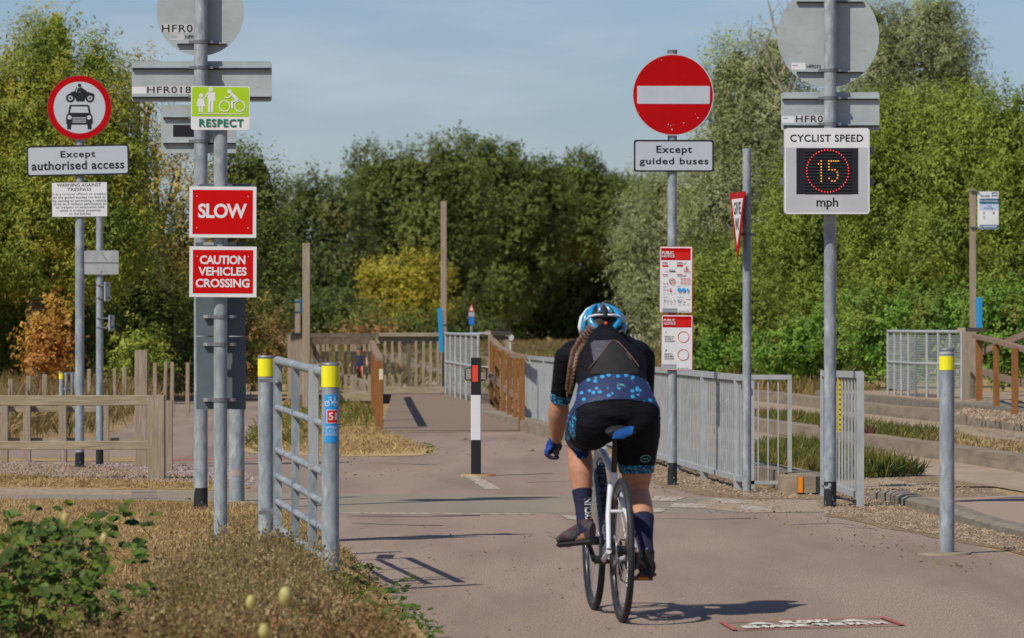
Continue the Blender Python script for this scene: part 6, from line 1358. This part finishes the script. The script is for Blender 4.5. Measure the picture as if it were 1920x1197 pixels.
for s in (-1, 1):
    rib(whiteb, [(s*84, -22), (s*84, 0), (s*86, 25), (s*92, 50), (s*110, 70)], .011, 'white_rim', 1.03)
    rib(hb, [(s*62, -24), (s*64, 0), (s*66, 25), (s*72, 48), (s*95, 70)], .015, 'blue_rib', 1.02)
    rib(hb, [(s*10, -14), (s*26, -4), (s*40, 12), (s*48, 32), (s*60, 55), (s*100, 76)], [.016, .017, .015, .013, .012, .01], 'blue_rib', 1.04)
    rib(whiteb, [(s*6, 30), (s*26, 30), (s*42, 26), (s*56, 12)], .005, 'white_stripe', 1.07)
    rib(hn, [(s*24, -24), (s*38, -10), (s*52, 4)], .014, 'navy_rib', .99)
    rib(hb, [(s*14, 40), (s*22, 58), (s*40, 75), (s*120, 85)], .009, 'blue_rib', 1.04)
    rib(alu, [(s*20, 38), (s*10, 62), (s*2, 84)], .005, 'silver_edge', 1.07)
rib(hk, [(0, 22), (0, 45), (0, 65), (0, 88), (180, 70)], .018, 'black_crest', 1.04)
rib(hb, [(-30, -22), (-10, -26), (10, -26), (30, -22)], .014, 'blue_rear_band', .98)
mb = MB(redrefl); mb.ball(hp(0, 8, 1.04), .009, .006, .009, 10, 8); mb.build('rear_light', helm)
mb = MB(whiteb); [mb.ball(hp(x, -34, .98), .012, .008, .007, 8, 6) for x in (-22, -4, 14, 30)]; mb.build('padding', helm)
# plaited hair
hair = mat('dark_brown_hair', (.055, .026, .014), .5, (.13, .062, .034), (120, 120, 30), spec=.4); hbm = MB(hair)
keys = [W(1108, 622, 23.05), W(1092, 640, 22.92), W(1079, 662, 22.88), W(1073, 690, 22.85), W(1069, 716, 22.86), W(1065, 738, 22.88)]
P_ = []
for i in range(19):
    u = i/18*4.999; k = int(u); P_.append(keys[k].lerp(keys[k+1], u-k))
for i, p in enumerate(P_[:-1]):
    t = (P_[i+1]-p).normalized(); sdir = t.cross(Vector((0, 1, 0))).normalized(); r = .024*(1-.42*i/18)
    for s in (-1, 1):
        q = p+t*(.008 if s > 0 else -.004); hbm.tube([q+sdir*s*r*.95+t*-.014, q+sdir*s*r*.75, q-sdir*s*r*.1+t*.018], [r*.35, r*.66, r*.25], 8)
hbm.tube([P_[-2], P_[-1], P_[-1]+Vector((-.004, 0, -.025))], [.008, .010, .002], 8)
hbm.ball(B(.70, -.03, 1.37), .055, .05, .05, 12, 8)
hm = remesh(hbm, .0030, 0); mb = MB(hair); mb.v = [tuple(v.co) for v in hm.vertices]; mb.f = [tuple(p.vertices) for p in hm.polygons]; mb.mi = [0]*len(mb.f); mb.sm = [True]*len(mb.f); mb.build('hair', ps)
# gloves: palm, four separate curled fingers, thumb
glv = mat('black_glove', (.012, .014, .03), .7, (.02, .03, .07), (40, 40, 40)); glb = mat('blue_glove_back', (.012, .055, .26), .6)
for s in (-1, 1):
    g = MB(glv); Q = lambda a, b, z: B(a, s*b, z)
    g.tube([Q(.828, .207, .856), Q(.845, .212, .83), Q(.868, .224, .805), Q(.885, .232, .795)], [(.031, .026), (.033, .026), (.030, .034), (.024, .034)], 16, side=rt)
    for i, (a0, l) in enumerate(((.835, .8), (.857, .95), (.880, 1.0), (.902, .92))):
        g.tube([Q(a0, .232, .800), Q(a0+.004, .247, .785), Q(a0+.006, .246, .764), Q(a0+.005, .228, .750), Q(a0+.002, .205+.006*(1-l), .749), Q(a0, .192, .756)], [.0105, .0102, .0098, .0094, .0088, .0075], 10)
    g.tube([Q(.845, .195, .822), Q(.868, .183, .806), Q(.893, .184, .792), Q(.912, .192, .782)], [.014, .012, .0105, .008], 10)
    hm = remesh(g, .0036, 2); mb = MB(glv); mb.use(glb); mb.use(glv); mb.v = [tuple(v.co) for v in hm.vertices]; mb.f = [tuple(p.vertices) for p in hm.polygons]
    for p in hm.polygons:
        a, b, z = loc(p.center); mb.mi.append(1 if (abs(b) > .234 and z > .77) or (abs(b) > .226 and z > .80) else 0); mb.sm.append(True)
    gl = mb.build('glove', ps); mb = MB(whiteb); mb.tube([Q(.825, .207, .861), Q(.829, .207, .855)], [.0325, .0325], 16); mb.build('cuff', gl)
# shoes
shm = mat('grey_maroon_shoe', (.03, .024, .028), .75, (.075, .062, .07), (22, 22, 22), col3=(.10, .022, .02), scale3=(14, 14, 20), lo3=.58, hi3=.64); shk = mat('black_shoe', (.012, .012, .014), .6); solem = mat('dark_sole', (.02, .02, .022), .7)
for A, s, yw, pt, mm in ((AL, -1, 30, -.10, shm), (AR, 1, 8, -.10, shk)):
    d_ = fw*math.cos(R(yw))+rt*s*math.sin(R(yw)); d_ = (d_+Vector((0, 0, pt))).normalized(); sd_ = d_.cross(Vector((0, 0, 1))).normalized(); un = sd_.cross(d_).normalized()
    hl = B(*A)-d_*.058-un*.098                                    # heel on the sole plane
    mb = MB(mm); S_ = [(-.005, .020, .045, .065), (.02, .034, .05, .075), (.06, .037, .052, .082), (.10, .037, .046, .062), (.15, .043, .038, .05), (.20, .044, .030, .038), (.245, .033, .022, .027), (.262, .014, .014, .015)]
    mb.tube([hl+d_*x+un*(c+.012) for x, w_, c, h in S_], [(w_, c) for x, w_, c, h in S_], 18, side=sd_)
    mb.tube([hl+d_*.045+un*.07, hl+d_*.05+un*.115], [(.035, .044), (.037, .045)], 16, side=sd_)
    o = mb.build('shoe', ps, 'grey and maroon left shoe' if s < 0 else 'black right shoe')
    mb = MB(solem); mb.tube([hl+d_*x+un*.010 for x, w_, c, h in S_], [(w_*1.08, .013) for x, w_, c, h in S_], 16, side=sd_); mb.build('sole', o)
    mb = MB(redl if s < 0 else alu); mb.tube([hl+d_*.03+un*.124, hl+d_*.075+un*.128], .006, 6); mb.build('trim', o)
